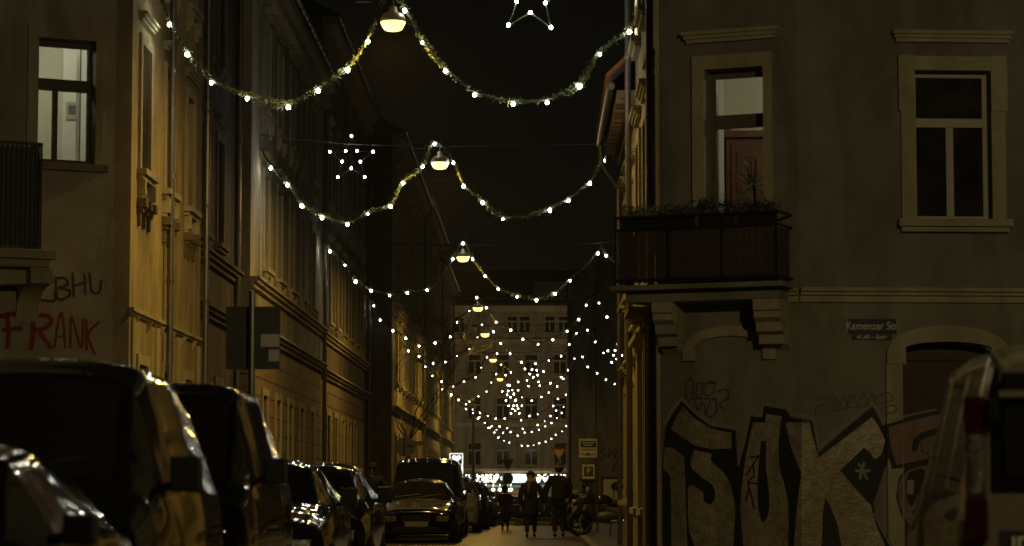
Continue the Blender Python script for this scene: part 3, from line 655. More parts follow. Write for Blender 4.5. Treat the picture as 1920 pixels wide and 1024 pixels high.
for k in range(6): mb.prism([(0, 3.95), (.1, 3.95), (0, 3.74)], lambda p, t, k=k: S1.P(.4+1.4*k+.12*t, p[1], p[0]+.001))
for u in (.15, 2.7, 5.4, 8.2): mb.box(u, u+.3, -.045, -.001, .15, 3.9, 0, S1.X)
mb.build('string_course', M['trim'], lA)
mb = MB(); mb.prism([(-16, 38), (-6.0, 40), (-6.0, 48.85), (-16, 48.85)], lambda p, t: Vector((p[0], p[1], 15.003+t*.4))); mb.build('roof', M['roofdark'], lA)
mb = MB(); mb.box(-16, -6.76, 48.6, 48.84, 0, 15); mb.build('side_wall', M['plaster_dark'], lA)
pipe(lA, [(-6.27, 43.85, 14.8), (-6.27, 43.85, .2)], .06); pipe(lA, [(-6.27, 48.6, 14.8), (-6.27, 48.6, .2)], .06)
tzl = CL.uz(110, 155)[1]; um = CL.uz(103, 230)[0]
litwin(lA, CL, wl, ('plaster_left', 'winbrown'), tzl, None, .24, 'lit window with a framed picture on the wall inside')
a, b, c, d = wl
mb = MB(); mb.box(a-.15, b+.2, -.12, -.001, c-.12, c-.002, 0, CL.X); mb.build('sill', M['plaster_brown'], lA)
mb = MB(); q0 = CL.uz(101, 230, -.28)[0]; mb.box(q0-.03, q0+.05, .245, .315, c+.08, tzl-.09, 0, CL.X); mb.build('mullion', M['winbrown'], lA)
room(lA, [(-6.86, 40.62), (-8.7, 39.55), (-10.6, 38.6), (-10.6, 43.5), (-6.86, 43.5)], 5.3, 9.2, 46, (-8.6, 41.4), (1, .95, .80))
mb = MB(); xx = CL.uz(143, 200, -.6)[0]; mb.box(xx, xx+.02, .42, .62, 5.4, 9, 0, CL.X); mb.build('casement', M['whitepaint'], lA)
cbx = xat(107, 43.0); mb = MB(); mb.box(cbx, -6.87, 43.0, 43.49, 5.31, 9.19); mb.build('chimney_breast', M['whitepaint'], lA)
pxa, pxb, pza, pzb = xat(113, 42.95), xat(136, 42.95), zat(222, 42.95), zat(190, 42.95)
pf = empty('framed_picture', ((pxa+pxb)/2, 42.99, (pza+pzb)/2), 'small framed picture of blue hills inside the lit left window', 'picture')
mb = MB(); mb.box(pxa, pxb, 42.96, 42.99, pza, pzb); mb.build('frame', M['trim'], pf); w3 = pxb-pxa
mb = MB(); mb.box(pxa+w3*.22, pxb-w3*.22, 42.95, 42.958, pza+w3*.4, pzb-w3*.3); mb.build('print', mat('print_blue', (.10, .16, .19), .6, var=.7, scale=4, bump=0), pf)
# left balcony
mb = MB(); ue = CL.uz(108, 485, .95)[0]; zb = CL.uz(60, 478)[1]; 
mb.box(-4, ue, -.95, 0, zb-.14, zb, 0, CL.X); mb.box(-4, ue-.08, -.85, 0, zb-.26, zb-.142, 0, CL.X)
lb = mb.build('balcony', M['trim'], lA, bevel=.01)
ur = CL.uz(78, 350, .85)[0]; zr = CL.uz(60, 270, .85)[1]
mb = MB()
for zz in (zb+.12, zr): mb.box(-4, ur, -.9, -.86, zz-.02, zz+.02, 0, CL.X); mb.box(ur-.03, ur, -.86, 0, zz-.02, zz+.02, 0, CL.X)
u = -3.95
while u < ur: mb.box(u, u+.028, -.889, -.865, zb, zr-.02, 0, CL.X); u += .075
w_ = -.86
while w_ < 0: mb.box(ur-.027, ur-.005, w_, w_+.02, zb, zr-.02, 0, CL.X); w_ += .11
mb.box(-4, ur-.06, -.85, -.84, zb+.05, zr-.06, 1, CL.X)
mb.build('railing', [M['iron'], M['plastic']], lb)
# big rounded bracket under the balcony
mb = MB(); ue2 = CL.uz(100, 520, .8)[0]
prof = [(0, zb-.262), (.8, zb-.262), (.8, zb-.5)]+[(.8-.75*math.sin(t*math.pi/16), zb-.5-.35+.35*math.cos(t*math.pi/16)) for t in range(9)]+[(0, zb-1.05)]
mb.prism(prof, lambda p, t: CL.P(ue2-.35*t, p[1], p[0])); mb.build('corbel', M['trim'], lA)
mb = MB()
arc = [(-4, zb-.262), (ue2-.36, zb-.262)]+[(ue2-.36-1.3*math.sin(t*math.pi/20), zb-.50-.42*(1-math.cos(t*math.pi/20))*1.0) for t in range(11)]+[(-4, zb-1.0)]
mb.prism(arc, lambda p, t: CL.P(p[0], p[1], .08+.5*t)); mb.build('balcony_soffit', M['trim'], lA)
LP = {'cuts': (), 'pick': lambda x: (CL, 0)}
tp = []
def W(L, w, mi=0, lay=.2):
    global tp
    tp += stroke(sm2(L, 4), w, mi, lay)
W([(12, 588), (16, 620), (14, 652)], 9); W([(0, 594), (30, 588), (55, 592)], 9); W([(6, 618), (40, 616)], 8)
W([(62, 592), (62, 625), (58, 655)], 9); W([(62, 592), (88, 592), (96, 604), (84, 616), (64, 618)], 8); W([(72, 620), (95, 652)], 8)
W([(102, 652), (110, 600), (117, 590), (122, 652)], 5); W([(104, 632), (122, 630)], 4)
W([(132, 652), (134, 594), (152, 652), (156, 598)], 5)
W([(162, 656), (162, 600)], 5); W([(186, 604), (165, 628), (178, 664)], 5)
decal(lA, tp, LP, 'graffiti', [M['sp_red']], 'thick red sprayed lettering low on the wall')
tp = []
W([(72, 552), (74, 562), (102, 564), (102, 548)], 5); W([(104, 520), (108, 560), (128, 556), (130, 545), (110, 540), (126, 534), (122, 522), (104, 522)], 5); W([(136, 512), (138, 556)], 5); W([(138, 536), (160, 530)], 4); W([(158, 514), (160, 552)], 4); W([(168, 512), (172, 546), (186, 548), (190, 526)], 4.5)
decal(lA, tp, LP, 'graffiti', [M['sp_blue']], 'dark blue-grey sprayed tag below the lit window')
# ------------------------------------------------------------------ left street row
def rowhouse(X, y0, y1, H, label, m, floors, pitch, w, frame='wingrey', low='sandstone', style='lintel', bands=(4.7, 5.6), eave=True, litset=(), front=None, name='row_house', roofm='roofdark', d=10, brackets=False, tm='trim'):
    r = empty(name, (X-4, (y0+y1)/2, 0), label, 'house', 'houses along the left side of the street')
    pl = Plane((X, y0), (0, 1)); L = y1-y0; n = int((L-.6)/pitch); off = (L-n*pitch)/2
    ops = [(off+pitch*k+(pitch-w)/2, off+pitch*k+(pitch+w)/2, c, dd) for c, dd in floors for k in range(n)]
    zl = bands[0]
    mb = MB(); wall(mb, pl, 0, L, zl, H, [o for o in ops if o[2] > zl]); mb.build('upper_wall', M[m], r)
    mb = MB(); wall(mb, pl, 0, L, -.8, zl, [o for o in ops if o[2] < zl]); mb.build('ground_floor_wall', M[low], r)
    mb = MB(); mb.box(X-d, X-.36, y0+.01, y0+.2, -.8, H); mb.build('end_wall', M[front or m], r)
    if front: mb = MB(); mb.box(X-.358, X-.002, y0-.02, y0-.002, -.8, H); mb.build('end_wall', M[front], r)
    mb = MB(); mb.box(X-d, X-.36, y1-.2, y1-.01, -.8, H); mb.build('end_wall', M[m], r)
    for o in ops: window(r, pl, *o, style=style if o[2] > zl else 'plain', frame=frame, brackets=brackets and o[2] > zl, trim=tm)
    mb = MB()
    for z in bands: band(mb, pl, 0, L, z, ((0, .1, .09), (.1, .08, .17), (.18, .05, .24)))
    band(mb, pl, 0, L, H-.55, ((0, .15, .12), (.15, .15, .25), (.3, .25, .42)))
    k = .3
    while k < L-.2: mb.box(k, k+.14, -.3, 0, H-.75, H-.552, 0, pl.X); k += .7
    mb.build('cornice', M[tm], r)
    mb = MB(); mb.prism([(X+.4, H+.001), (X+.4, H+.12), (X-d/2, H+3), (X-d, H+.1), (X-d, H+.001)], lambda p, t: Vector((p[0], y0+(y1-y0)*t, p[1]))); mb.build('roof', M[roofm], r)
    mb = MB(); mb.tube([(X+.5, y0, H+.08), (X+.5, y1, H+.08)], .08, 8)
    y = y0+.3
    while y < y1: mb.lathe((X+.5, y, H+.08), [(.1, -.02), (.1, .02)], 8, axis='y'); y += .9
    mb.build('gutter', M['zinc'], r)
    pipe(r, [(X+.5, y1-.4, H), (X+.14, y1-.4, H-.8), (X+.14, y1-.4, .15)], .06)
    return r, pl
FLR = ((1.2, 3.4), (6.4, 8.6), (10.1, 12.1))
L1b, p1b = rowhouse(-6.75, 48.9, 57.2, 14.6, 'dark brown house set slightly back on the left between the first two lamps', 'plaster_dark', FLR, 2.7, 1.05, bands=(4.7, 5.8), low='plaster_dark', tm='plaster_brown', frame='winbrown')
L2, p2 = rowhouse(-6.4, 57.3, 76.5, 13.3, 'old apartment house on the left with deep gutter beneath the second lamp', 'plaster_left', FLR, 3.2, 1.1, bands=(4.7, 5.75), brackets=True)
L3, p3 = rowhouse(-6.45, 76.6, 98.0, 15.5, 'dark stone-fronted apartment house on the left beyond the second lamp', 'plaster_brown', ((1.0, 3.5), (6.4, 8.6), (10.1, 12.3)), 3.05, 1.15, bands=(4.6, 5.7), brackets=True)
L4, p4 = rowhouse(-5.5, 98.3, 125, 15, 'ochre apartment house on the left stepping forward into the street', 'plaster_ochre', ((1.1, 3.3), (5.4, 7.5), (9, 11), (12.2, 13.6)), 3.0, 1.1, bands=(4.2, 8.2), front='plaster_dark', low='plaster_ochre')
L5, p5 = rowhouse(-5.55, 125.2, 150, 15.5, 'narrow-windowed apartment house far down the left side', 'plaster_left', ((1.1, 3.3), (5.4, 7.5), (9, 11), (12.2, 13.8)), 3.1, 1.1, bands=(4.1, 8.2), low='plaster_ochre')
L6, p6 = rowhouse(-5.6, 150.2, 172, 14.5, 'last apartment house on the left before the end of the street', 'plaster_far', ((1.1, 3.3), (5.2, 7.2), (8.6, 10.6)), 3.1, 1.1, bands=(4.1, 7.9), low='plaster_left')
# faint chalk-like tag on the dark end wall of L4
EL = Plane((-8, 98.29), (1, 0)); tp = []
W([(712, 820), (696, 838), (710, 862), (722, 842), (706, 872), (698, 886)], 3); W([(700, 880), (712, 868), (722, 884)], 3)
decal(L4, tp, {'cuts': (), 'pick': lambda x: (EL, 0)}, 'graffiti', [M['sp_brown']], 'faint pale tag on the dark end wall')
# ------------------------------------------------------------------ end of the street
def T(px, Y=230): return xat(px, Y)
eB = empty('apartment_block', (T(950), 232, 0), 'pale four-storey apartment block closing the end of the street above a lit shop', 'apartment block')
EP = Plane((T(780), 230), (1, 0)); U = lambda px: EP.uz(px, 800)[0]; Z = lambda py: EP.uz(950, py)[1]
ops = []
for (ya, yb) in ((830, 873), (745, 787), (664, 701)):
    for cx in (836, 890, 943, 996, 1050, 1104): ops.append((U(cx-12.5), U(cx+12.5), Z(yb), Z(ya)))
for cx in (861, 960, 984, 1031, 1057): ops.append((U(cx-10), U(cx+10), Z(623), Z(592)))
mb = MB(); wall(mb, EP, 0, 18, Z(884), Z(574), ops); wall(mb, EP, 0, 18, -.8, Z(884), [(U(872), U(1068), -.4, Z(907))]); mb.build('wall', M['plaster_far'], eB)
for i, o_ in enumerate(ops): window(eB, EP, *o_, style='lintel' if i < 18 else 'plain', frame='winpaint', tw=.2, trim='plaster_far')
mb = MB()
for py in (882, 797, 640): band(mb, EP, 0, 18, Z(py)-.2, ((0, .2, .1), (.2, .12, .22), (.32, .08, .34)))
band(mb, EP, 0, 18, Z(574)-.5, ((0, .2, .15), (.2, .3, .4)))
mb.build('cornice', M['trim'], eB)
mb = MB(); mb.prism([(229.4, Z(574)+.002), (229.4, Z(574)+.2), (234, Z(500)), (242, Z(498)), (242, Z(574)+.002)], lambda p, t: Vector((T(780)+18*t, p[0], p[1])));
mb.build('roof', M['roofdark'], eB)
mb = MB(); mb.box(T(1000), T(1062), 229.9, 233, Z(574)+.25, Z(528)); mb.build('dormer', M['roofdark'], eB)
# shop
sb = MB(); sb.box(U(868), U(1070), -.25, -.001, Z(906), Z(888), 0, EP.X); shop = sb.build('shopfront', M['roofdark'], eB)
mb = MB(); n = 24
mb.prism([(U(970)+(U(1002)-U(970))*math.cos(t*2*math.pi/n), (Z(897))+(Z(889)-Z(897.5))*.98*math.sin(t*2*math.pi/n)) for t in range(n)], lambda p, t: EP.P(p[0], p[1], .26+.1*t)); mb.build('sign', M['shopwhite'], shop, label='white oval lit shop sign')
mb = MB()
for (xa, xb) in ((870, 885), (893, 936), (1006, 1044), (1050, 1063)):
    for _ in range(int((xb-xa)*1.6)):
        p = EP.P(U(random.uniform(xa, xb)), Z(random.uniform(889.5, 904.5)), .3); mb.ball(p, .024, 5, 4)
ob = mb.build('fairy_lights', M['bulbfar'], shop); ob['kind'] = 'stuff'
mb = MB(); mb.prism([(0, Z(908)), (1.3, Z(914)), (1.3, Z(916)), (0, Z(910))], lambda p, t: EP.P(U(890)+(U(1066)-U(890))*t, p[1], p[0])); mb.build('awning', M['teal'], shop)
mb = MB(); mb.box(U(872), U(1068), 1.5, 1.6, .0, Z(908), 0, EP.X)
for k in range(60):
    a = random.uniform(U(872), U(1066)); z = random.uniform(.8, 2.2); mb.box(a, a+random.uniform(.1, .4), .9, 1.2, z, z+random.uniform(.08, .3), 1, EP.X)
mb.build('display', [M['shopinterior'], M['wood']], shop)
for cx in (884, 899, 912, 926, 938, 952, 958, 984, 1000, 1021, 1035, 1050):
    mb = MB(); p = EP.P(U(cx+random.uniform(-2, 2)), Z(918), 1.0); mb.ball(p, .13, 8, 6); mb.tube([p, p+Vector((0, .3, .5))], .01, 4); mb.build('pendant_lamp', M['shopwarm'], shop)
al = bpy.data.lights.new('shop_light', 'AREA'); al.energy = 120; al.size = 6; al.color = (1, .82, .5); ao = bpy.data.objects.new('shop_light', al); C.objects.link(ao); ao.location = EP.P(U(970), 2.9, -.4)
# firewall building on the right far
rC = empty('gable_house', (8, 165, 0), 'tall plain grey house on the right far end with a blank firewall', 'house')
GP = Plane((xat(1070, 158), 158), (1, 0)); gz = lambda px, py: GP.uz(px, py)
pts = [(0, -.8), (12, -.8), (12, gz(1166, 453)[1]+6), (gz(1166, 453)[0], gz(1166, 453)[1]), (0, gz(1070, 529)[1])]
mb = MB(); mb.prism(pts, lambda p, t: GP.P(p[0], p[1], -9*t)); mb.build('firewall', M['firewall'], rC)
pipe(rC, [GP.P(-.1, 13, .1), GP.P(-.1, .1, .1)], .1); pipe(rC, [GP.P(gz(1115, 700)[0], 14, .06), GP.P(gz(1115, 700)[0], .1, .06)], .05)
mb = MB(); a = gz(1070, 522); mb.box(-.1, 1.2, -.3, -.01, a[1]-.2, a[1], 0, GP.X); mb.build('gutter', M['zinc'], rC)
tp = []
W([(1137, 840), (1126, 846), (1136, 856), (1126, 862)], 2); W([(1143, 842), (1140, 858), (1150, 846), (1152, 858), (1158, 842)], 2); W([(1150, 842), (1160, 850), (1156, 862)], 2); W([(1148, 888), (1156, 866), (1163, 878)], 2)
decal(rC, tp, {'cuts': (), 'pick': lambda x: (GP, 0)}, 'graffiti', [M['sp_black']], 'dark scribbled tag on the blank wall')
# ------------------------------------------------------------------ hanging lamps
LAMPS = [(737, 41, 42.0), (825, 305, 59), (868, 482, 82), (896, 577, 104), (909.5, 626, 121), (924.5, 674, 145), (937.6, 710, 168)]
LE = 235.0
def mkbowl():
    a = MB(); a.lathe((0, 0, 0), [(.03, .26), (.06, .24), (.075, .16), (.16, .13), (.215, .05), (.222, .0), (.205, -.004)], 20)
    b = MB(); b.lathe((0, 0, 0), [(.205, -.006), (.207, -.02), (.185, -.07), (.16, -.115), (.135, -.14), (.08, -.155), (.01, -.16)], 20)
    return a.mesh('housing', M['shade'], True), b.mesh('glass_bowl', M['bowl'], True)
hm, gm = mkbowl()
lab = ['largest hanging street lamp at the top of the picture, nearest of the row', 'second hanging street lamp, level with the small lit star', 'third hanging street lamp from the nearest', 'fourth hanging street lamp, above the far house front', 'fifth hanging street lamp just below the fourth', 'sixth hanging street lamp amid the overlapping garlands', 'smallest and farthest hanging street lamp', 'hanging street lamp over the crossing on the right', 'hanging street lamp behind the blank gable house', 'hanging street lamp round the far left corner']
allL = [(at(x, y, Y), Y) for x, y, Y in LAMPS]+[(Vector((8, 9.5, 9.2)), 10), (Vector((12.5, 212, 9)), 10), (Vector((-16, 210, 9)), 10)]
LC = [(1, .60, .10)]*7+[(1, .78, .38), (1, .77, .40)]
for i, (p, Y) in enumerate(allL):
    r = empty('street_lamp', p, lab[i], 'street lamp', 'street lamps hanging over the middle of the street')
    child('housing', hm, r); child('glass_bowl', gm, r)
    mb = MB(); zt_ = .30
    mb.tube([Vector((0, 0, .25)), Vector((0, 0, zt_+.1))], .012, 6)
    xl = (-6.4 if Y < 98 else -5.5)-p.x; xr = 1.75-p.x
    if Y > 50: xr = 6-p.x
    if Y > 16:
        mb.tube([Vector((xl, 0, zt_+.35)), Vector((xl*.5, 0, zt_+.13)), Vector((0, 0, zt_+.08)), Vector((xr*.5, 0, zt_+.14)), Vector((xr, 0, zt_+.4))], .012, 5)
        mb.box(-.62, -.36, -.06, .06, zt_+.03, zt_+.13)
        mb.tube([Vector((.02, 0, zt_+.1)), Vector((.12, 0, zt_+.9)), Vector((-.05, 0, zt_+1.6))], .008, 5)
    mb.build('cable', M['cable'], r, world=False)
    ld = bpy.data.lights.new('lamp_light', 'AREA' if i < 7 else 'POINT')
    if i < 7: ld.shape = 'DISK'; ld.size = .34
    else: ld.shadow_soft_size = .22
    ld.color = LC[i] if i < 7 else LC[7] if i == 7 else LC[8]
    ld.energy = LE
    if i == 7: ld.energy = 1700
    if i > 7: ld.energy = 1250
    lo = bpy.data.objects.new('lamp_light', ld); C.objects.link(lo); lo.location = p+Vector((0, 0, -.19 if i < 7 else -.45))
# ------------------------------------------------------------------ garlands
G = [
 (42.0, [(300, -8), (318, 46), (352, 102), (397, 155), (464, 185), (541, 201), (597, 170), (652, 131), (690, 78), (712, 22), (728, -14), (759, 20), (792, 80), (835, 133), (890, 178), (962, 195), (1026, 192), (1087, 162), (1125, 102), (1180, 60), (1206, 1), (1215, -30)], (0, 9, 10, 21)),
 (59, [(490, 283), (508, 315), (540, 347), (566, 386), (604, 408), (652, 421), (690, 401), (733, 387), (756, 343), (793, 312), (815, 270), (850, 305), (869, 349), (905, 380), (943, 411), (985, 411), (1031, 394), (1066, 376), (1106, 344), (1132, 301), (1160, 267)], (0, 15)),
 (82, [(604, 450), (619, 471), (647, 497), (667, 528), (696, 545), (731, 554), (764, 549), (801, 544), (827, 519), (849, 486), (868, 456), (886, 486), (910, 518), (934, 542), (970, 556), (1006, 563), (1041, 551), (1069, 526), (1098, 500), (1121, 475), (1128, 465), (1136, 479), (1163, 502), (1185, 530)], (0, 8, 18, 20, 23)),
 (104, [(695, 560), (701, 573), (713, 600), (737, 620), (761, 634), (786, 649), (816, 643), (844, 631), (857, 604), (880, 583), (894, 558), (912, 577), (930, 604), (957.6, 619), (980.5, 636), (1009, 645.5), (1036.5, 636.7), (1063.4, 621), (1085, 599), (1099, 572), (1110, 560), (1123, 568), (1138, 594.5), (1161, 607), (1185, 630)], (0, 20, 24)),
 (121, [(752, 645), (766, 658), (786, 668), (812, 681), (835, 678.5), (857, 666.5), (880, 654), (895, 632), (903.5, 609), (925, 622), (939, 644), (956.6, 663), (978, 679), (1004.5, 682), (1029, 676), (1052, 667.5), (1067.5, 646), (1081, 625), (1092, 612), (1101.6, 619), (1116, 641), (1131.6, 661.5), (1155.7, 673), (1180, 690)], (0, 18, 23)),
 (145, [(785, 676), (797.5, 687.5), (810.5, 704.5), (828, 715.5), (850, 724.5), (870, 715), (891.5, 707), (902, 689), (913, 669.5), (932, 663), (939.5, 684), (958, 698), (971.5, 716), (991, 724), (1012, 723), (1032, 718.5), (1052.4, 707), (1065, 694), (1077, 672.5), (1084, 665), (1092, 669), (1102, 688), (1119.6, 700), (1136, 712), (1152.5, 720), (1175, 733)], (0, 19, 25)),
 (153, [(815, 700), (829, 730), (846, 739.6), (860, 750), (880.5, 753), (897, 743), (912, 734), (921, 717), (930, 701.5), (948, 703.5), (952, 722), (963.5, 738), (979, 745), (997, 751.5), (1015, 744.5), (1029, 736), (1044.6, 724.6), (1056, 710), (1066, 702)], (0, 18)),
 (185, [(846, 741), (860, 748), (873.7, 758), (886, 768), (900, 774), (914.5, 780), (929.4, 784.8), (946, 784.8), (977.4, 788), (992.7, 780), (1008, 777), (1037, 761), (1046, 748), (1061, 740), (1072, 730)], (14,)),
 (198, [(858, 755), (874, 767), (887, 774.6), (898.5, 782.4), (921.6, 799), (936.6, 799.8), (951, 803), (980, 804), (1008, 797), (1021, 790), (1032, 780), (1043, 770), (1057, 763.5), (1072, 750)], (0, 13)),
 (208, [(884, 776), (896, 785), (909, 792.6), (918, 802.5), (931, 805.7), (943.4, 811.7), (957.7, 809.6), (970.4, 816.6), (984, 811), (997, 810), (1010.4, 806), (1022.5, 799.4), (1034, 793), (1044, 783.4), (1053.4, 774), (1065.5, 767), (1074, 760)], (0, 16)),
 (218, [(905, 792), (916, 802), (927, 810.7), (934.6, 820), (945, 826.4), (955, 829.7), (978, 835.7), (989.5, 836), (1000.7, 834.8), (1011, 830.7), (1023, 828), (1034, 822.7), (1042, 815), (1054, 809), (1061.4, 799), (1072, 788)], (0, 15)),
]
glab = ['nearest and widest fir garland with white bulbs, swagged from the topmost lamp', 'second fir garland with white bulbs, swagged from the lamp beside the small star', 'third bulb garland, hung from the third lamp and rising to a loop at the right', 'fourth bulb garland, meeting the fourth lamp above the far roofline', 'fifth bulb garland, meeting the fifth lamp below the roofline', 'sixth bulb garland, meeting the sixth lamp', 'seventh bulb garland, meeting the smallest lamp', 'uppermost far swag of bulbs without a lamp', 'second far swag of bulbs below the smallest lamp', 'third far swag of bulbs, second from the lowest', 'lowest and farthest swag of bulbs just above the shop windows']
def bulbmesh(r, m): return MB().ball((0, 0, 0), r, 10, 7, sc=(1, 1, 1.15)).mesh('bulb', M[m], True)
for gi, (Y, pts, nob) in enumerate(G):
    YL = {2: 75, 3: 97, 4: 104, 5: 118, 6: 136, 7: 168}.get(gi, Y); xm_ = {2: 868, 3: 896, 4: 909, 5: 924, 6: 937, 7: 960}.get(gi, 0); x0_ = pts[0][0]
    P = [at(x, y, Y if x >= xm_ else YL+(Y-YL)*(x-x0_)/(xm_-x0_)) for x, y in pts]; c0 = P[len(P)//2]
    r = empty('light_garland', c0, glab[gi], 'garland', 'bulb garlands strung across the street')
    path = smooth_path([p+Vector((0, 0, .05)) for p in P], 8)
    mb = MB(); mb.tube(path, .016 if Y < 90 else .026, 5); mb.build('wire', M['cable'], r)
    mb = MB(); dens = 300 if Y < 90 else 150; ph = random.uniform(0, 9); run = 0
    for a, b in zip(path, path[1:]):
        L = (b-a).length; run += L; th = .55+.45*math.sin(run*3.1+ph)*math.sin(run*1.3+2*ph); k = max(1, int(L*dens*(.35+1.1*th)))
        for _ in range(k):
            p = a.lerp(b, random.random())+Vector((random.gauss(0, .012+.022*th), random.gauss(0, .012+.022*th), random.gauss(0, .014+.022*th)))
            v = Vector((random.uniform(-1, 1), random.uniform(-1, 1), random.uniform(-1, 1))).normalized(); w = v.orthogonal().normalized(); s = random.uniform(.022, .046)
            mb.add([p-v*s, p+w*s*.22, p+v*s, p-w*s*.22], [(0, 1, 2, 3)])
    mb.build('greenery', M['fir'], r)
    br = .034 if Y < 70 else .034 if Y < 130 else .031
    bm_ = bulbmesh(br, 'bulb' if Y < 90 else 'bulbfar')
    for k, p in enumerate(P):
        if k in nob: continue
        o = child('bulb', bm_, r); o.location = p-c0+Vector((0, -.05, -.01)); s = random.uniform(.8, 1.12) if random.random() < .86 else .6; o.scale = (s, s, s)
# stars
def star(px, py, Y, Rr, rot, label):
    c = at(px, py, Y); r = empty('light_star', c, label, 'star light', 'star-shaped lights hung over the street')
    pts = []
    for k in range(10):
        a = math.pi/2+rot+k*math.pi/5; q = Rr if k % 2 == 0 else Rr*.42; pts.append(Vector((q*math.cos(a), 0, q*math.sin(a))))
    mb = MB()
    for k in range(10): mb.tube([pts[k], pts[(k+1) % 10]], .012 if Y < 50 else .006, 5)
    mb.tube([pts[0], pts[0]+Vector((0, 0, .15 if Y > 45 else .6))], .006, 4)
    mb.build('frame', M['leaf' if Y < 50 else 'cable'], r, world=False)
    bm_ = bulbmesh(.028 if Y < 70 else .034, 'starbulb' if Y > 50 and Y < 70 else 'bulb' if Y < 50 else 'bulbfar')
    for p in pts:
        o = child('bulb', bm_, r); o.location = p+Vector((0, -.03, 0))
star(996, -4, 42, .60, R(-3), 'star light cut off by the top of the picture, white bulbs'); star(659, 298, 59, .53, R(0), 'bluish white star light beside the second hanging lamp')
star(1001, 700, 143, .55, R(-8), 'small star light amid the far garlands, right of the sixth lamp'); star(957, 738, 160, .52, R(4), 'far star light, upper of the two stacked ones'); star(966, 765, 186, .5, R(0), 'far star light, lower of the two stacked ones'); star(1158, 664, 130, .52, R(0), 'star light partly hidden by the edge of the right corner house')
# cable for the stars (top star)
mb = MB(); mb.tube([(-6.4, 42, 9.75), (-.5, 42, 9.6), (1.7, 42, 9.8)], .008, 5); tag(mb.build('span_wire', M['cable']), 'thin steel wire over the street carrying the topmost star', 'wire')
# ------------------------------------------------------------------ vehicles
def interp(st, y):
    for a, b in zip(st, st[1:]):
        if a[0] <= y <= b[0]:
            t = (y-a[0])/(b[0]-a[0]); t2 = t*t*(3-2*t)*.35+t*.65
            return [a[i]+(b[i]-a[i])*t2 for i in range(len(a))]
    return list(st[-1])
KINDS = {
 'sedan': dict(st=[(0, .36, .50, .62, .60, .58, .64, .50), (.05, .27, .50, .76, .64, .70, .69, .62), (.2, .21, .50, .85, .70, .80, .77, .70), (.9, .2, .55, .89, .84, .84, .90, .74), (1.32, .2, .56, .90, .91, .86, .98, .72), (2.1, .2, .57, .90, .94, .87, 1.38, .58), (2.7, .2, .57, .90, .95, .87, 1.44, .57), (3.5, .2, .57, .90, .96, .86, 1.39, .56), (4.2, .21, .58, .89, .97, .84, 1.04, .64), (4.65, .23, .58, .86, .96, .78, 1.0, .62), (4.8, .35, .58, .76, .88, .68, .93, .52)], ws=(1.36, 2.08), sw=(1.75, 3.85), rw=(3.55, 4.15), wheels=(.88, 3.75), wr=.32),
 'hatch': dict(st=[(0, .36, .50, .60, .62, .56, .66, .48), (.05, .27, .50, .73, .68, .68, .73, .60), (.2, .21, .50, .82, .76, .77, .83, .66), (.75, .2, .55, .86, .88, .82, .95, .70), (1.05, .2, .56, .87, .93, .83, 1.02, .70), (1.8, .2, .57, .87, .97, .84, 1.43, .58), (2.4, .2, .57, .87, .98, .84, 1.48, .57), (3.4, .2, .57, .87, 1.0, .83, 1.42, .55), (3.85, .23, .58, .85, 1.0, .80, 1.08, .58), (4.0, .35, .58, .78, .92, .70, .97, .50)], ws=(1.08, 1.78), sw=(1.4, 3.35), rw=(3.42, 3.82), wheels=(.75, 3.2), wr=.31),
 'mpv': dict(st=[(0, .38, .55, .74, .80, .70, .85, .55), (.06, .28, .55, .86, .86, .79, .92, .66), (.25, .22, .58, .92, .98, .86, 1.03, .72), (.75, .22, .6, .94, 1.10, .88, 1.20, .72), (1.5, .22, .62, .94, 1.14, .89, 1.84, .66), (1.95, .22, .62, .94, 1.15, .89, 1.95, .66), (2.9, .22, .62, .94, 1.15, .90, 1.93, .68), (3.9, .22, .62, .93, 1.15, .89, 1.80, .66), (4.2, .25, .62, .90, 1.14, .84, 1.62, .62), (4.35, .3, .62, .84, 1.10, .78, 1.36, .58)], ws=(.80, 1.45), sw=(1.15, 4.0), rw=None, wheels=(.95, 3.5), wr=.34),
 'van': dict(st=[(0, .38, .55, .74, .80, .70, .85, .60), (.06, .28, .55, .87, .86, .80, .92, .70), (.25, .22, .58, .94, .98, .88, 1.03, .76), (.72, .22, .6, .95, 1.10, .91, 1.20, .78), (1.55, .22, .62, .95, 1.16, .92, 1.86, .74), (2.0, .22, .62, .95, 1.17, .92, 1.95, .75), (3.5, .22, .62, .95, 1.17, .92, 1.97, .75), (4.7, .22, .62, .95, 1.17, .92, 1.95, .75), (4.86, .25, .62, .93, 1.16, .90, 1.90, .73), (4.9, .3, .62, .90, 1.14, .87, 1.86, .70)], ws=(.78, 1.5), sw=(1.15, 4.55), rw=None, wheels=(.95, 3.9), wr=.34),
}
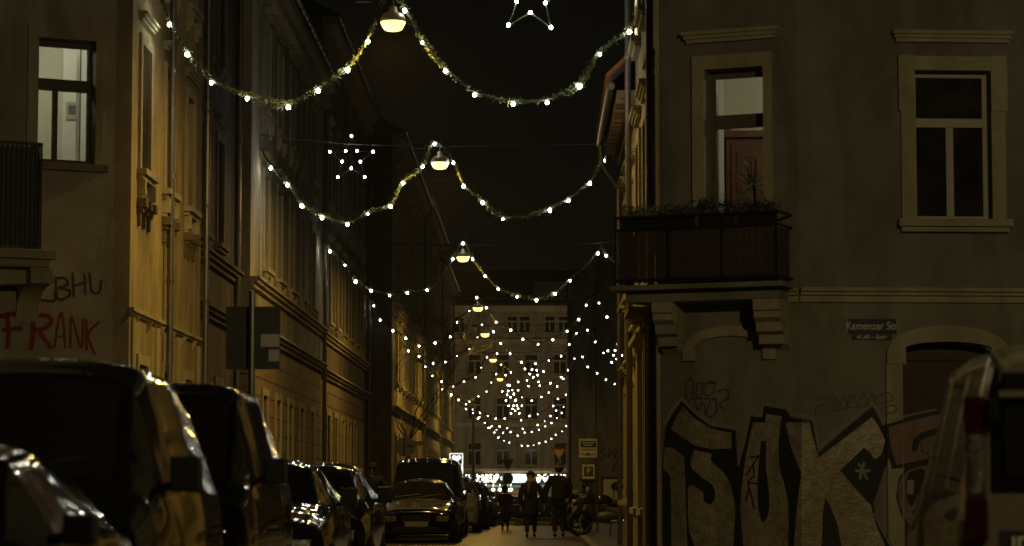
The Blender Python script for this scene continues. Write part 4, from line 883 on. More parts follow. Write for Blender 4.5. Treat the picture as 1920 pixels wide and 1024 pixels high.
def vehicle(kind, loc, label, paintm, cat='car', rz=0, sx=1, sz=1, group='cars parked along the left kerb', name='parked_car', plate=True, grime=False, rings=False, mirror=1.0, sidewins=True, front='std', wtint='darkglass'):
    K = KINDS[kind]; st = [(s[0], s[1]*sz, s[2]*sz, s[3]*sx, s[4]*sz, s[5]*sx, s[6]*sz, s[7]*sx) for s in K['st']]
    r = empty(name, loc, label, cat, group, rz); L = st[-1][0]
    ys = sorted({s[0] for s in st} | {round(L*i/64, 3) for i in range(65)} | set(K['ws']) | set(K['sw']) | (set(K['rw']) if K['rw'] else set()))
    def section(y):
        _, zb, zm, wm, zl, wl, zt, wt = interp(st, y); dz = zt-zl; r_ = min(.10, dz*.3)
        ctrl = [(0, zb-.02), (wm-.10, zb), (wm-.02, zb+.10), (wm, zm), (wm-.005, (zm+zl)/2), (wl, zl), (wt+(wl-wt)*.12+.0, zt-r_), (wt-.02, zt-r_*.35), (wt-.10, zt+.0), (wt*.5, zt+.035*min(1, 3*wt)), (0, zt+.045)]
        out = []
        P = [Vector((a, b, 0)) for a, b in ctrl]; sub = 3
        for i in range(len(P)-1):
            p0, p1, p2, p3 = P[max(i-1, 0)], P[i], P[i+1], P[min(i+2, len(P)-1)]
            for k in range(sub):
                t = k/sub
                if i == 5: q = p1.lerp(p2, t)
                else: q = .5*((2*p1)+(p2-p0)*t+(2*p0-5*p1+4*p2-p3)*t*t+(3*p1-p0-3*p2+p3)*t**3)
                out.append((q.x, q.y))
        out.append((0, P[-1].y)); return out
    secs = [section(y) for y in ys]; nh = len(secs[0]); 
    body = MB(); glass = MB(); grm = MB()
    for side in (1, -1):
        for i in range(len(ys)-1):
            ym = (ys[i]+ys[i+1])/2
            for j in range(nh-1):
                q = [(side*secs[i][j][0], ys[i], secs[i][j][1]), (side*secs[i+1][j][0], ys[i+1], secs[i+1][j][1]), (side*secs[i+1][j+1][0], ys[i+1], secs[i+1][j+1][1]), (side*secs[i][j+1][0], ys[i], secs[i][j+1][1])]
                tgt = body
                if K['ws'][0] < ym < K['ws'][1] and j >= 23: tgt = glass
                elif K['rw'] and K['rw'][0] < ym < K['rw'][1] and j >= 23: tgt = glass
                elif sidewins and K['sw'][0] < ym < K['sw'][1] and 15 <= j <= 17 and not any(abs(ym-(K['sw'][0]+(K['sw'][1]-K['sw'][0])*f)) < .05 for f in (.36, .72)):
                    hgt = secs[i][18][1]-secs[i][15][1]
                    if hgt > .12: tgt = glass
                elif grime and .12 < ym < 1.25 and j >= 21: tgt = grm
                tgt.add(q, [(0, 1, 2, 3)])
    for i, yv in ((0, ys[0]), (len(ys)-1, ys[-1])):
        loop = [(x, yv, z) for x, z in secs[i]]+[(-x, yv, z) for x, z in secs[i][::-1]][1:-1]
        body.add(loop, [tuple(range(len(loop)))])
    def fin(mb_, nm, m):
        me = bpy.data.meshes.new(nm); me.from_pydata(mb_.v, [], mb_.f); me.materials.append(m)
        bm = bmesh.new(); bm.from_mesh(me); bmesh.ops.remove_doubles(bm, verts=bm.verts, dist=.0008); bmesh.ops.recalc_face_normals(bm, faces=bm.faces); bm.to_mesh(me); bm.free()
        me.polygons.foreach_set('use_smooth', [len(p.vertices) < 8 for p in me.polygons])
        return child(nm, me, r)
    bo = fin(body, 'body', M[paintm]); fin(glass, 'windows', M[wtint])
    if grime: fin(grm, 'bonnet', M['p_grime'])['label'] = 'bonnet blotched with pale grime'
    wm = st[3][3]
    for yw in K['wheels']:
        for sd in (1, -1):
            mb = MB(); mb.lathe((sd*(wm-.10), yw, K['wr']), [(K['wr']*.6, -.1), (K['wr']*.97, -.1), (K['wr'], -.07), (K['wr'], .07), (K['wr']*.97, .115), (K['wr']*.66, .12)] if sd > 0 else [(K['wr']*.66, -.12), (K['wr']*.97, -.115), (K['wr'], -.07), (K['wr'], .07), (K['wr']*.97, .1), (K['wr']*.6, .1)], 24, axis='x')
            wh = mb.build('wheel', M['rubber'], r, world=False, smooth=True)
            mb = MB(); mb.lathe((sd*(wm-.10+.105), yw, K['wr']), [(K['wr']*.62, -.01), (K['wr']*.62, .01)], 20, axis='x')
            for k in range(5):
                a = k*2*math.pi/5; mb.tube([(sd*(wm+.02), yw, K['wr']), (sd*(wm+.02), yw+K['wr']*.55*math.cos(a), K['wr']*(1+.55*math.sin(a)))], .025, 5)
            mb.build('rim', M['signback'], wh, world=False)
    # mirrors
    ym = K['sw'][0]+.05; zm = interp(st, ym)[4]+.06; wx = interp(st, ym)[5]
    for sd in (1, -1) if mirror > .1 else ():
        mb = MB(); q_ = .8 if mirror < 1.1 else 1.0; mb.box(min(sd*(wx+.06), sd*(wx+.06+.19*q_)), max(sd*(wx+.06), sd*(wx+.06+.19*q_)), ym-.05, ym+.05, zm-.02, zm+(.12 if mirror < 1.1 else .19)); mb.tube([(sd*(wx-.02), ym+.03, zm), (sd*(wx+.1), ym, zm+.02)], .03, 6)
        mb.build('mirror', M['plastic'], r, world=False, bevel=.045)
    # front
    zh = st[1][6]; w1 = st[2][3]
    if front != 'none':
        for sd in (1, -1):
            mb = MB(); hw = .20*sx
            mb.prism([(sd*(w1-.12), .62*zh/.69), (sd*(w1-.14), .50*zh/.69), (sd*(w1-.14-hw*1.35), .50*zh/.69), (sd*(w1-.10-hw*1.5), .62*zh/.69)], lambda p, t: Vector((p[0], -.025-.03*t+.12*max(0, (abs(p[0])-.45)/.4), p[1])))
            mb.build('headlight', M['lampglass'], r, world=False, bevel=.01)
        mb = MB(); g0, g1 = .50*zh/.69, .63*zh/.69; gw = .30*sx
        mb.box(-gw, gw, -.035, .0, g0, g1, 0)
        for zz in (g0, g1): mb.box(-gw-.012, gw+.012, -.045, -.034, zz-.008, zz+.008, 1)
        for xx in (-gw, gw): mb.box(xx-.008, xx+.008, -.045, -.034, g0, g1, 1)
        for k in range(1, 5): mb.box(-gw, gw, -.042, -.034, g0+(g1-g0)*k/5-.004, g0+(g1-g0)*k/5+.004, 0)
        if rings:
            for k in range(4):
                c = (-.105+.07*k, -.05, (g0+g1)/2); mb.tube([Vector(c)+Vector((.045*math.cos(t*math.pi/8), 0, .045*math.sin(t*math.pi/8))) for t in range(17)], .006, 5, 1)
        mb.build('grille', [M['plastic'], M['chrome']], r, world=False)
        mb = MB(); mb.box(-w1*.9, w1*.9, -.02, .10, .24, .27); mb.box(-w1*.62, w1*.62, -.03, .08, .29, .37); mb.build('bumper', M['plastic'], r, world=False, bevel=.01)
        if plate:
            mb = MB(); mb.box(-.26, .26, -.075, -.05, .37, .48); mb.build('number_plate', M['plate'], r, world=False, bevel=.004)
        mb = MB(); yc = K['ws'][0]+.03; zc = interp(st, yc)[6]+.05
        for x0, x1 in ((-.55, .0), (.05, .55)): mb.tube([(x0*sx, yc-.02, zc), (x1*sx*.9, yc+.10, zc+.06)], .012, 5)
        mb.build('wiper', M['plastic'], r, world=False)
    return r, st, bo
def vx(px, Y): return xat(px, Y)
RE = -1.55   # kerbside centre line offsets computed per car
vehicle('hatch', (vx(10, 11.6)-.62, 10.2, 0), 'dark car at the bottom left corner, mostly out of frame', 'p_black', sx=.98, sz=.93)
vehicle('mpv', (-3.12, 14.1, 0), 'large dark people carrier with a dark windscreen, nearest van on the left', 'p_greige', cat='van', name='parked_van', mirror=1.15, sz=1.0)
vehicle('mpv', (-3.22, 20.4, 0), 'black van parked behind the large dark people carrier', 'p_black', cat='van', name='parked_van', mirror=1.3, sz=1.06)
vehicle('hatch', (-3.05, 27.0, 0), 'small silver hatchback behind the black van', 'p_silver', sz=1.0, mirror=1.1)
vehicle('hatch', (-2.98, 32.6, 0), 'dark hatchback with glinting roof, right behind the small silver hatchback', 'p_black', sz=1.02, mirror=1.1)
vehicle('sedan', (vx(781, 57.2), 57.2, 0), 'black saloon facing the viewer with grimy bonnet and pale number plate', 'p_dirty', grime=True, rings=True, sz=.97)
vehicle('van', (vx(795, 63.6), 63.6, 0), 'tall black van right behind the grimy black saloon', 'p_black', cat='van', name='parked_van', mirror=1.25)
vehicle('hatch', (-2.42, 71.5, 0), 'white hatchback showing its side past the tall black van', 'p_white', mirror=1.2, sz=1.06)
vehicle('hatch', (-2.3, 77.5, 0), 'dark green hatchback behind the white one', 'p_black')
vehicle('sedan', (-2.25, 84, 0), 'dark saloon with a pale number plate between the hatchbacks and the hooded walker', 'p_blue')
FG = 'far cars at the end of the street'
vehicle('hatch', (-1.05, 99, -.55), 'silver hatchback standing in the middle distance right of the hooded walker', 'p_silver', group=FG)
vehicle('sedan', (.35, 102, -.55), 'dark saloon standing behind the walking couple', 'p_black', group=FG)
vehicle('hatch', (1.95, 100, -.45), 'dark red hatchback half hidden by the taller walker and the barrier board', 'p_red', group=FG)
vehicle('hatch', (-2.6, 101, -.55), 'dark blue hatchback at the far end of the left parking row', 'p_blue', group=FG)
# right van, rear towards the viewer
tv_rot = R(180-4.6); rl = Vector((vx(1848, 13.7), 13.7)); dirv = Vector((math.sin(R(4.6)), math.cos(R(4.6)))); rt = Vector((dirv.y, -dirv.x))
cen = rl+rt*.81+dirv*4.9
tv, tst, tb = vehicle('van', (cen.x, cen.y, 0), 'grey van cut off by the right edge, showing its tall tail light', 'p_vangrey', cat='van', name='parked_van', rz=tv_rot, group='vans parked on the right', front='none', sidewins=True, mirror=.02)
tv['group'] = ''
del tv['group']
def TX(v): return Vector((-v[0], 4.9+v[1], v[2]))    # x to the right as seen, y outwards from the tail
mb = MB(); mb.box(-.72, .72, .015, .05, 1.24, 1.80, 0, TX); mb.build('rear_window', M['darkglass'], tv, world=False, bevel=.02)
mb = MB(); mb.box(-.74, .74, .052, .075, 1.665, 1.70, 0, TX); mb.box(-.005, .005, .02, .06, .35, 1.86, 1, TX); mb.build('rear_trim', [M['p_vangrey'], M['plastic']], tv, world=False)
for sd in (1, -1):
    mb = MB(); xs = (.80, .92) if sd > 0 else (-.92, -.80)
    mb.box(xs[0], xs[1], -.06, .045, .90, 1.13, 0, TX); mb.box(xs[0], xs[1], -.06, .045, 1.47, 1.67, 0, TX); mb.box(xs[0]+.008, xs[1]-.008, -.06, .04, 1.131, 1.469, 1, TX)
    mb.build('tail_light', [M['tailred'], M['tailclear']], tv, world=False, bevel=.012)
    mb = MB(); x = .77*sd; mb.box(min(x-.03, x+.03), max(x-.03, x+.03), .02, .07, 1.54, 1.66, 0, TX); mb.build('hinge', M['p_silver'], tv, world=False, bevel=.01)
mb = MB(); mb.box(-.86, .86, .0, .1, .36, .56, 0, TX); mb.build('bumper', M['plastic'], tv, world=False, bevel=.02)
mb = MB(); mb.box(-.75, -.2, .05, .07, .80, .96, 0, TX); pb = mb.build('number_plate', M['plastic'], tv, world=False)
mt_ = Matrix.Translation(TX((-.63, .078, .88))) @ Matrix.Rotation(math.pi, 4, 'Z') @ Matrix.Diagonal((1, 1, 1, 1))
text('ID', .12, M['signwhite'], tv, mt_, .001, bold=.002)
# ------------------------------------------------------------------ signs and street furniture
def sign_pole(px, Y, ztop, name='road_sign', label='', cat='road sign', r=.03):
    x = vx(px, Y); e = empty(name, (x, Y, 0), label, cat); mb = MB(); mb.tube([(0, 0, .0), (0, 0, ztop)], r, 10); mb.build('pole', M['zinc'], e, world=False); return e
e = sign_pole(470, 27, 3.28, label='back of a dark rectangular traffic sign with two pale stickers above the parked cars', r=.035)
s27 = F/27; z0, z1 = zat(692, 27), zat(574, 27)
x0, x1 = (vx(420, 27)-vx(470, 27)), (vx(522, 27)-vx(470, 27))
mb = MB(); mb.box(x0, x1, .04, .06, z0, z1); mb.box(x0, x1, .036, .039, z0+.1, z0+.13); mb.box(x0, x1, .036, .039, z1-.13, z1-.1); mb.build('panel', M['signback'], e, world=False, bevel=.01)
for (a, b, c, d) in ((486, 626, 521, 650), (501, 655, 521, 677)):
    mb = MB(); mb.box(vx(a, 27)-vx(470, 27), vx(b*0+c, 27)-vx(470, 27), .0305, .0345, zat(d, 27), zat(b, 27)); mb.build('sticker', M['signwhite'], e, world=False)
e = sign_pole(760, 84, 3.0, label='dark back of a round traffic sign above the tall black van')
mb = MB(); mb.lathe((0, .05, zat(838, 84)), [(.32, -.01), (.32, .01)], 28, axis='y'); mb.build('disc', M['signback'], e, world=False)
mb = MB(); mb.box(-.02, .62, .02, .04, zat(832, 84)-.05, zat(832, 84)+.08); mb.build('panel', M['signback'], e, world=False)
def tri(w, h, zc, y): return [(-w/2, zc+h/2), (w/2, zc+h/2), (0, zc-h/2)]
e = sign_pole(1048, 112, zat(836, 112), label='red bordered give way sign above the taller walker')
zc = zat(853, 112); 
for k, (w, m) in enumerate(((.66, 'signred'), (.46, 'signwhite'))):
    mb = MB(); mb.prism(tri(w, w*.88, zc+.02*k, 0), lambda p, t, k=k: Vector((p[0], -.04-.02*t-.021*k, p[1]))); mb.build('panel', M[m], e, world=False)
e = sign_pole(952, 200, 3.6, label='grey back of a give way sign with a round sign below, before the shop')
mb = MB(); mb.prism(tri(1.05, .9, zat(872, 200), 0), lambda p, t: Vector((p[0], -.04-.02*t, p[1]))); mb.lathe((0, -.05, zat(897, 200)), [(.44, -.01), (.44, .01)], 24, axis='y'); mb.build('panel', M['signback'], e, world=False)
lp = empty('lamp_post', (vx(887, 205), 205, 0), 'tall bare grey post standing left of the shop at the street end', 'post')
mb = MB(); mb.tube([(0, 0, 0), (0, 0, zat(775, 205))], [.13, .10], 12); mb.build('shaft', M['signback'], lp, world=False); mb = MB(); mb.lathe((0, 0, 0), [(.2, 0), (.2, .9), (.14, 1)], 12); mb.lathe((0, 0, zat(775, 205)), [(.12, 0), (.13, .05), (.02, .2)], 12); mb.build('collar', M['signback'], lp, world=False)
# lightbox sign
Yb = 150; bx = empty('lightbox_sign', (vx(855, Yb), Yb, 0), 'white backlit sign with a heart-shaped emblem behind the tall black van', 'sign')
cx = vx(855, Yb); X_ = lambda px: vx(px, Yb)-cx
mb = MB(); mb.box(X_(843), X_(868), -.1, .1, zat(873, Yb), zat(850, Yb)); mb.box(X_(860), X_(868), -.1, .1, zat(889, Yb), zat(874.5, Yb)); mb.build('box', M['boxwhite'], bx, world=False, bevel=.02)
mb = MB(); mb.box(X_(844.5), X_(866.5), -.12, -.101, zat(871.5, Yb), zat(851.5, Yb)); mb.build('face', M['signback'], bx, world=False)
hz = zat(859.5, Yb); hs = (zat(852, Yb)-zat(870, Yb))*.42
hp = [(hs*1.15*(math.sin(t)**3), hz+hs*(.8125*math.cos(t)-.3125*math.cos(2*t)-.125*math.cos(3*t)-.0625*math.cos(4*t))) for t in [2*math.pi*k/24 for k in range(24)]]
mb = MB(); mb.prism(hp, lambda p, t: Vector((p[0]+X_(856), -.121-.015*t, p[1]))); mb.build('emblem', M['boxwhite'], bx, world=False)
mb = MB(); mb.box(X_(862), X_(864), -.115, -.101, zat(880, Yb), zat(878, Yb)); mb.box(X_(863), X_(866), -.115, -.101, zat(886, Yb), zat(884, Yb)); mb.build('lettering', M['plastic'], bx, world=False)
mb = MB(); mb.tube([(X_(866), .05, 0), (X_(866), .05, zat(888, Yb))], .06, 8); mb.build('post', M['signback'], bx, world=False)
# parking sign + meter on the right
Yp = 66; e = sign_pole(1120, Yp, zat(820, Yp), label='parking sign post with a blue topped panel and a smaller P panel', cat='road sign')
c0 = vx(1120, Yp); Xp = lambda px: vx(px, Yp)-c0
def pan(a, b, c, d, m, y, nm='panel'):
    mb = MB(); mb.box(Xp(a), Xp(c), -y-.02, -y, zat(d, Yp), zat(b, Yp)); return mb.build(nm, M[m], e, world=False)
pan(1086, 823, 1120, 858, 'signwhite', .04); pan(1088.5, 827, 1117.5, 838, 'signblue', .061, 'blue_band')
mb = MB()
for (yy, xa, xb) in ((830.5, 1091, 1115), (835, 1094, 1112)):
    x = xa
    while x < xb: w = random.uniform(1.2, 2); mb.box(Xp(x), Xp(x+w), -.09, -.082, zat(yy+1.3, Yp), zat(yy-1.3, Yp)); x += w+.9
mb.build('lettering', M['signwhite'], e, world=False)
mb = MB()
for (yy, xa, xb) in ((843, 1090, 1116), (851, 1091, 1097), (852, 1110, 1115)):
    x = xa
    while x < xb: w = random.uniform(1.2, 2); mb.box(Xp(x), Xp(x+w), -.07, -.0605, zat(yy+1.2, Yp), zat(yy-1.2, Yp)); x += w+.8
mb.box(Xp(1098), Xp(1108), -.07, -.0605, zat(854, Yp), zat(851, Yp)); mb.box(Xp(1100), Xp(1106), -.07, -.0605, zat(850.9, Yp), zat(849, Yp)); mb.build('lettering', M['sp_brown'], e, world=False)
pan(1092, 871, 1115, 898, 'signwhite', .04); pan(1095, 875, 1112, 892, 'signback', .061, 'dark_field')
text('P', .20, M['signwhite'], e, Matrix.Translation((Xp(1103.5), -.085, zat(883.5, Yp))), .002, bold=.004)
pmr = empty('parking_meter', (vx(1102, 68), 68, .105), 'dark parking ticket machine with a white letter P beside the motorcycles', 'parking meter')
h = zat(895, 68)-.105; mb = MB(); mb.box(-.13, .13, -.12, .12, .35, h-.12); mb.box(-.20, .20, -.16, .16, h-.12, h-.02); mb.box(-.08, .08, -.08, .08, 0, .35); mb.build('cabinet', M['plastic'], pmr, world=False, bevel=.02)
mb = MB(); mb.box(-.08, .08, -.135, -.121, h*.45, h*.55); mb.box(-.09, .09, -.13, -.121, h*.62, h*.66); mb.build('panel', M['signback'], pmr, world=False)
text('P', .19, M['signwhite'], pmr, Matrix.Translation((0, -.13, h-.33)), .002, bold=.006)
# red-white barrier panel leaning
br_ = empty('barrier_board', (vx(1069, 72), 72, .1), 'red and white striped barrier board behind the taller walker', 'barrier')
mb = MB(); mb.prism([(-.17, 0), (.10, 0), (.26, 1.1), (.02, 1.1)], lambda p, t: Vector((p[0], .03*t, p[1]))); mb.build('board', M['signwhite'], br_, world=False)
mb = MB()
for k in range(3): mb.prism([(-.13+.065*k, .12+.36*k), (.11+.05*k, .02+.36*k), (.13+.05*k, .18+.36*k), (-.10+.065*k, .30+.36*k)], lambda p, t: Vector((p[0], -.004-.004*t, p[1])))
mb.build('stripe', M['signred'], br_, world=False)
mb = MB(); mb.box(-.3, .3, -.15, .2, 0, .08); mb.build('foot', M['rubber'], br_, world=False)
# board with dark blot
nb = empty('notice_board', (vx(1146, 92), 92, .1), 'pale board with a dark blot standing beyond the motorcycles', 'board')
c0 = vx(1146, 92); Xn = lambda px: vx(px, 92)-c0
mb = MB(); mb.box(Xn(1131), Xn(1170), 0, .06, zat(936, 92)-.1, zat(898, 92)-.1+.0); mb.build('panel', M['signwhite'], nb, world=False)
mb = MB(); 
for a, b, c, d in ((1127, 894, 1131, 940), (1170, 894, 1174, 940)): mb.box(Xn(a), Xn(c), -.02, .08, 0, zat(b, 92)-.1)
mb.box(Xn(1127), Xn(1174), -.02, .08, zat(898, 92)-.1, zat(894, 92)-.1); mb.build('frame', M['plastic'], nb, world=False)
mb = MB(); mb.prism([(Xn(1157)+.26*math.cos(t*.5236)*random.uniform(.8, 1.1), zat(912, 92)-.1+.16*math.sin(t*.5236)*random.uniform(.8, 1.1)) for t in range(12)], lambda p, t: Vector((p[0], -.002-.004*t, p[1]))); mb.box(Xn(1150), Xn(1152), -.006, -.002, zat(934, 92)-.1, zat(914, 92)-.1); mb.build('blot', M['sp_black'], nb, world=False)
# motorcycles
def motorcycle(px, Y, rz, label, pm_, z=.105, fair=True, s=1.0):
    r = empty('motorcycle', (vx(px, Y), Y, z), label, 'motorcycle', 'motorcycles parked on the right', rz)
    for x in (-.70, .72):
        mb = MB(); n = 20; c = Vector((x, 0, .31)); mb.tube([c+Vector((.26*math.cos(t*2*math.pi/n), 0, .26*math.sin(t*2*math.pi/n))) for t in range(n+1)], .055, 8)
        w = mb.build('wheel', M['rubber'], r, world=False, smooth=True); mb = MB(); mb.lathe(c, [(.03, -.06), (.03, .06)], 8, axis='y')
        for k in range(6): a = k*math.pi/3; mb.tube([c, c+Vector((.22*math.cos(a), 0, .22*math.sin(a)))], .012, 4)
        mb.build('rim', M['chrome'], w, world=False)
    mb = MB(); mb.tube([(-.70, .0, .31), (-.60, 0, .62), (-.50, 0, .93)], .03, 8); mb.build('fork', M['chrome'], r, world=False)
    mb = MB(); mb.tube([(-.47, -.34, 1.03), (-.50, -.12, .98), (-.50, .12, .98), (-.47, .34, 1.03)], .015, 6)
    for sd in (-1, 1): mb.tube([(-.5, sd*.25, 1.0), (-.52, sd*.33, 1.16)], .007, 5); mb.ball((-.52, sd*.36, 1.19), .06, 8, 6, sc=(.3, 1, .7))
    mb.build('handlebar', M['iron'], r, world=False, smooth=True)
    def blob(pts, rad, nm, m):
        mb = MB(); P = smooth_path([Vector(p) for p in pts], 5); rr = [v[0] for v in smooth_path([Vector((q, 0, 0)) for q in rad], 5)]; mb.tube(P, rr, 12); return mb.build(nm, M[m], r, world=False, smooth=True)
    if fair: blob([(-.86, 0, .72), (-.74, 0, .80), (-.55, 0, .86), (-.35, 0, .80)], (.03, .09, .13, .06), 'fairing', pm_)
    blob([(-.38, 0, .78), (-.15, 0, .86), (.05, 0, .80)], (.06, .12, .08), 'tank', pm_)
    blob([(.02, 0, .76), (.3, 0, .76), (.62, 0, .86), (.86, 0, .92)], (.07, .10, .09, .03), 'seat', 'plastic')
    blob([(-.3, 0, .42), (0, 0, .45), (.28, 0, .42)], (.10, .16, .10), 'engine', 'signback')
    mb = MB(); mb.tube([(0, -.17, .35), (.4, -.19, .36), (.85, -.2, .50)], [.03, .045, .055], 10); mb.build('exhaust', M['chrome'], r, world=False, smooth=True)
    mb = MB(); mb.ball((-.84, 0, .80), .085, 10, 8, sc=(.6, 1, .8)); mb.build('headlight', M['lampglass'], r, world=False, smooth=True)
    mb = MB(); mb.tube([(-.7, -.06, .31), (-.62, -.05, .6)], .014, 5); mb.tube([(.0, 0, .5), (.72, .06, .31)], .02, 5); mb.tube([(.05, .1, .3), (.08, .3, .0)], .014, 5); mb.build('frame', M['iron'], r, world=False)
    return r
motorcycle(1142, 60.5, R(8), 'motorcycle with gleaming pale fairing beside the corner house edge', 'p_silver', s=1)
motorcycle(1082, 67.5, R(70), 'dark motorcycle standing end-on left of the parking ticket machine', 'p_black')
# ------------------------------------------------------------------ bare tree
tr = empty('bare_tree', (-5.0, 101, .1), 'leafless street tree in front of the ochre house on the left', 'tree')
mb = MB(); mb.tube([(0, 0, 0), (.05, .1, 1.5), (0, 0, 3.1)], [.10, .08, .06], 10); mb.build('trunk', M['bark'], tr, world=False, smooth=True)
mb = MB()
def branch(p, d, L, r, lev):
    pts = [p]; q = p.copy(); dd = d.copy(); n = 5
    for i in range(n):
        dd = (dd+Vector((random.gauss(0, .16), random.gauss(0, .16), random.gauss(0.03, .12)))).normalized(); q = q+dd*L/n; pts.append(q.copy())
        if lev < 4 and i > 0:
            for _ in range(1 if lev < 3 else 2):
                if random.random() < .85:
                    s = (dd+Vector((random.uniform(-1, 1), random.uniform(-1, 1), random.uniform(-.3, .7)))*.9).normalized(); branch(q.copy(), s, L*random.uniform(.45, .7), r*(1-.13*i)*.55, lev+1)
    mb.tube(pts, [max(.006, r*(1-.8*i/n)) for i in range(n+1)], 5 if lev < 2 else 3, caps=False)
for k in range(6): a = k*1.05; branch(Vector((0, 0, 3.0)), Vector((math.cos(a)*.8, math.sin(a)*.8, 1)).normalized(), 3.4, .035, 0)
mb.build('branches', M['bark'], tr, world=False)
# ------------------------------------------------------------------ people
def skinmesh(name, chains, m, parent, sub=2):
    """chains: list of lists of (Vector, radius) ; chains sharing identical points are welded"""
    vs, rad, es, idx = [], [], [], {}
    for ch in chains:
        prev = None
        for p, r in ch:
            k = tuple(round(c, 3) for c in p)
            if k not in idx: idx[k] = len(vs); vs.append(Vector(p)); rad.append(r)
            i = idx[k]
            if prev is not None and prev != i: es.append((prev, i))
            prev = i
    me = bpy.data.meshes.new(name); me.from_pydata(vs, es, []); me.materials.append(m)
    o = bpy.data.objects.new(name, me); C.objects.link(o); o.parent = parent
    md = o.modifiers.new('skin', 'SKIN'); md.use_smooth_shade = True
    for i, v in enumerate(me.skin_vertices[0].data):
        r = rad[i]; v.radius = r if isinstance(r, tuple) else (r, r); v.use_root = (i == 0)
    s = o.modifiers.new('sub', 'SUBSURF'); s.levels = sub; s.render_levels = sub
    return o
def person(loc, h, rz, label, coat='coat_black', legs='trousers', hat=None, hair='hairdark', longhair=False, skirt=.0, lh=None, rh=None, step=.12, hood=False, scarf=None, bag=None, group=None):
    r = empty('person', loc, label, 'person', group, rz); k = h/1.75; V = lambda x, y, z: Vector((x, y, z))*k
    lh = lh or (-.27, .02, .80); rh = rh or (.27, .02, .80)
    pel, ch_, nk = V(0, 0, .95), V(0, .0, 1.30), V(0, .0, 1.48)
    fl, fr = V(-.10, -step, .07), V(.10, step, .07); kl, kr = V(-.10, -step*.35+.03, .50), V(.10, step*.5+.04, .50); hl, hr = V(-.10, 0, .88), V(.10, 0, .88)
    sl, sr = V(-.19, 0, 1.42), V(.19, 0, 1.42); LHp, RHp = V(*lh), V(*rh)
    el = (sl+LHp)/2+V(-.05, -.05, .02); er = (sr+RHp)/2+V(.05, -.05, .02)
    head = V(0, .02, 1.62)
    body = [[(pel, .085*k), (V(0, 0, 1.12), .09*k), (ch_, .12*k), (nk, .055*k), (V(0, .01, 1.54), .055*k), (head, (.085*k, .10*k)), (V(0, .02, 1.72), (.06*k, .07*k))],
            [(ch_, .12*k), (sl, .055*k), (el, .042*k), (LHp, .026*k)], [(ch_, .12*k), (sr, .055*k), (er, .042*k), (RHp, .026*k)],
            [(pel, .085*k), (hl, .06*k), (kl, .055*k), (fl, .038*k), (fl+V(0, .13, -.03), .035*k)], [(pel, .085*k), (hr, .06*k), (kr, .055*k), (fr, .038*k), (fr+V(0, .13, -.03), .035*k)]]
    skinmesh('body', body, M['skin'], r)
    cz = V(0, 0, .95-skirt)
    low = .80-skirt
    coatc = [[(V(0, 0, low), (.24*k, .18*k) if skirt else (.20*k, .155*k)), (V(0, 0, 1.0), (.205*k, .16*k)), (V(0, 0, 1.15), (.195*k, .155*k)), (V(0, 0, 1.32), (.22*k, .16*k)), (V(0, 0, 1.47), (.11*k, .11*k))],
             [(V(0, 0, 1.32), (.22*k, .16*k)), (V(-.20, 0, 1.38), .10*k), (el, .082*k), (LHp+(el-LHp)*.18, .060*k)], [(V(0, 0, 1.32), (.22*k, .16*k)), (V(.20, 0, 1.38), .10*k), (er, .082*k), (RHp+(er-RHp)*.18, .060*k)]]
    skinmesh('coat', coatc, M[coat], r)
    tp_ = V(0, 0, .93)
    skinmesh('trousers', [[(tp_, (.165*k, .13*k)), (hl*1.0+V(0, 0, -.08), .105*k), (kl, .080*k), (fl+V(0, 0, .03), .062*k)], [(tp_, (.165*k, .13*k)), (hr+V(0, 0, -.08), .105*k), (kr, .080*k), (fr+V(0, 0, .03), .062*k)]], M[legs], r, 1)
    for c in (fl, fr):
        mb = MB(); mb.ball(c+V(0, .05, -.015), .1*k, 10, 6, sc=(.48, 1.35, .55)); mb.build('shoe', M['rubber'], r, world=False, smooth=True)
    for sgn, hp, e in ((-1, LHp, el), (1, RHp, er)):
        d = (hp-e).normalized(); mb = MB(); s = d.cross(Vector((0, 1, 0))).normalized(); f = Vector((0, 1, 0))
        mb.ball(hp+d*.035*k, .042*k, 8, 6, sc=(.55, .9, 1))
        for q, (o_, L) in enumerate(((-.03, .075), (-.01, .085), (.01, .08), (.03, .065))):
            b0 = hp+d*.065*k+f*o_*k; mb.tube([b0, b0+d*L*.55*k, b0+d*L*.9*k-s*sgn*.02*k], [.010*k, .009*k, .007*k], 6)
        b0 = hp+d*.02*k+f*.035*k; mb.tube([b0, b0+(d+f*.7)*.035*k, b0+(d*1.2+f*.6)*.05*k], [.011*k, .010*k, .008*k], 6)
        mb.build('hand', M['skin'], r, world=False, smooth=True)
    # face (on the side away from a rear view): nose, eyes, ears
    mb = MB(); mb.ball(head+V(0, .115, -.02), .02*k, 6, 5, sc=(.8, 1.2, 1.3)); mb.ball(head+V(-.095, .01, -.01), .03*k, 6, 5, sc=(.4, .7, 1)); mb.ball(head+V(.095, .01, -.01), .03*k, 6, 5, sc=(.4, .7, 1))
    mb.ball(head+V(0, .10, -.07), .022*k, 6, 5, sc=(1.2, .5, .4)); mb.build('face', M['skin'], r, world=False, smooth=True)
    mb = MB()
    for sx_ in (-1, 1): mb.ball(head+V(.033*sx_, .095, .02), .011*k, 6, 5)
    mb.build('eyes', M['hairdark'], r, world=False, smooth=True)
    mb = MB(); mb.ball(head+V(0, -.015, .035), .112*k, 14, 10, sc=(.93, 1.05, 1.0))
    if longhair: mb.ball(head+V(0, -.06, -.13), .12*k, 12, 8, sc=(.95, .55, 1.5))
    mb.build('hair', M[hair], r, world=False, smooth=True)
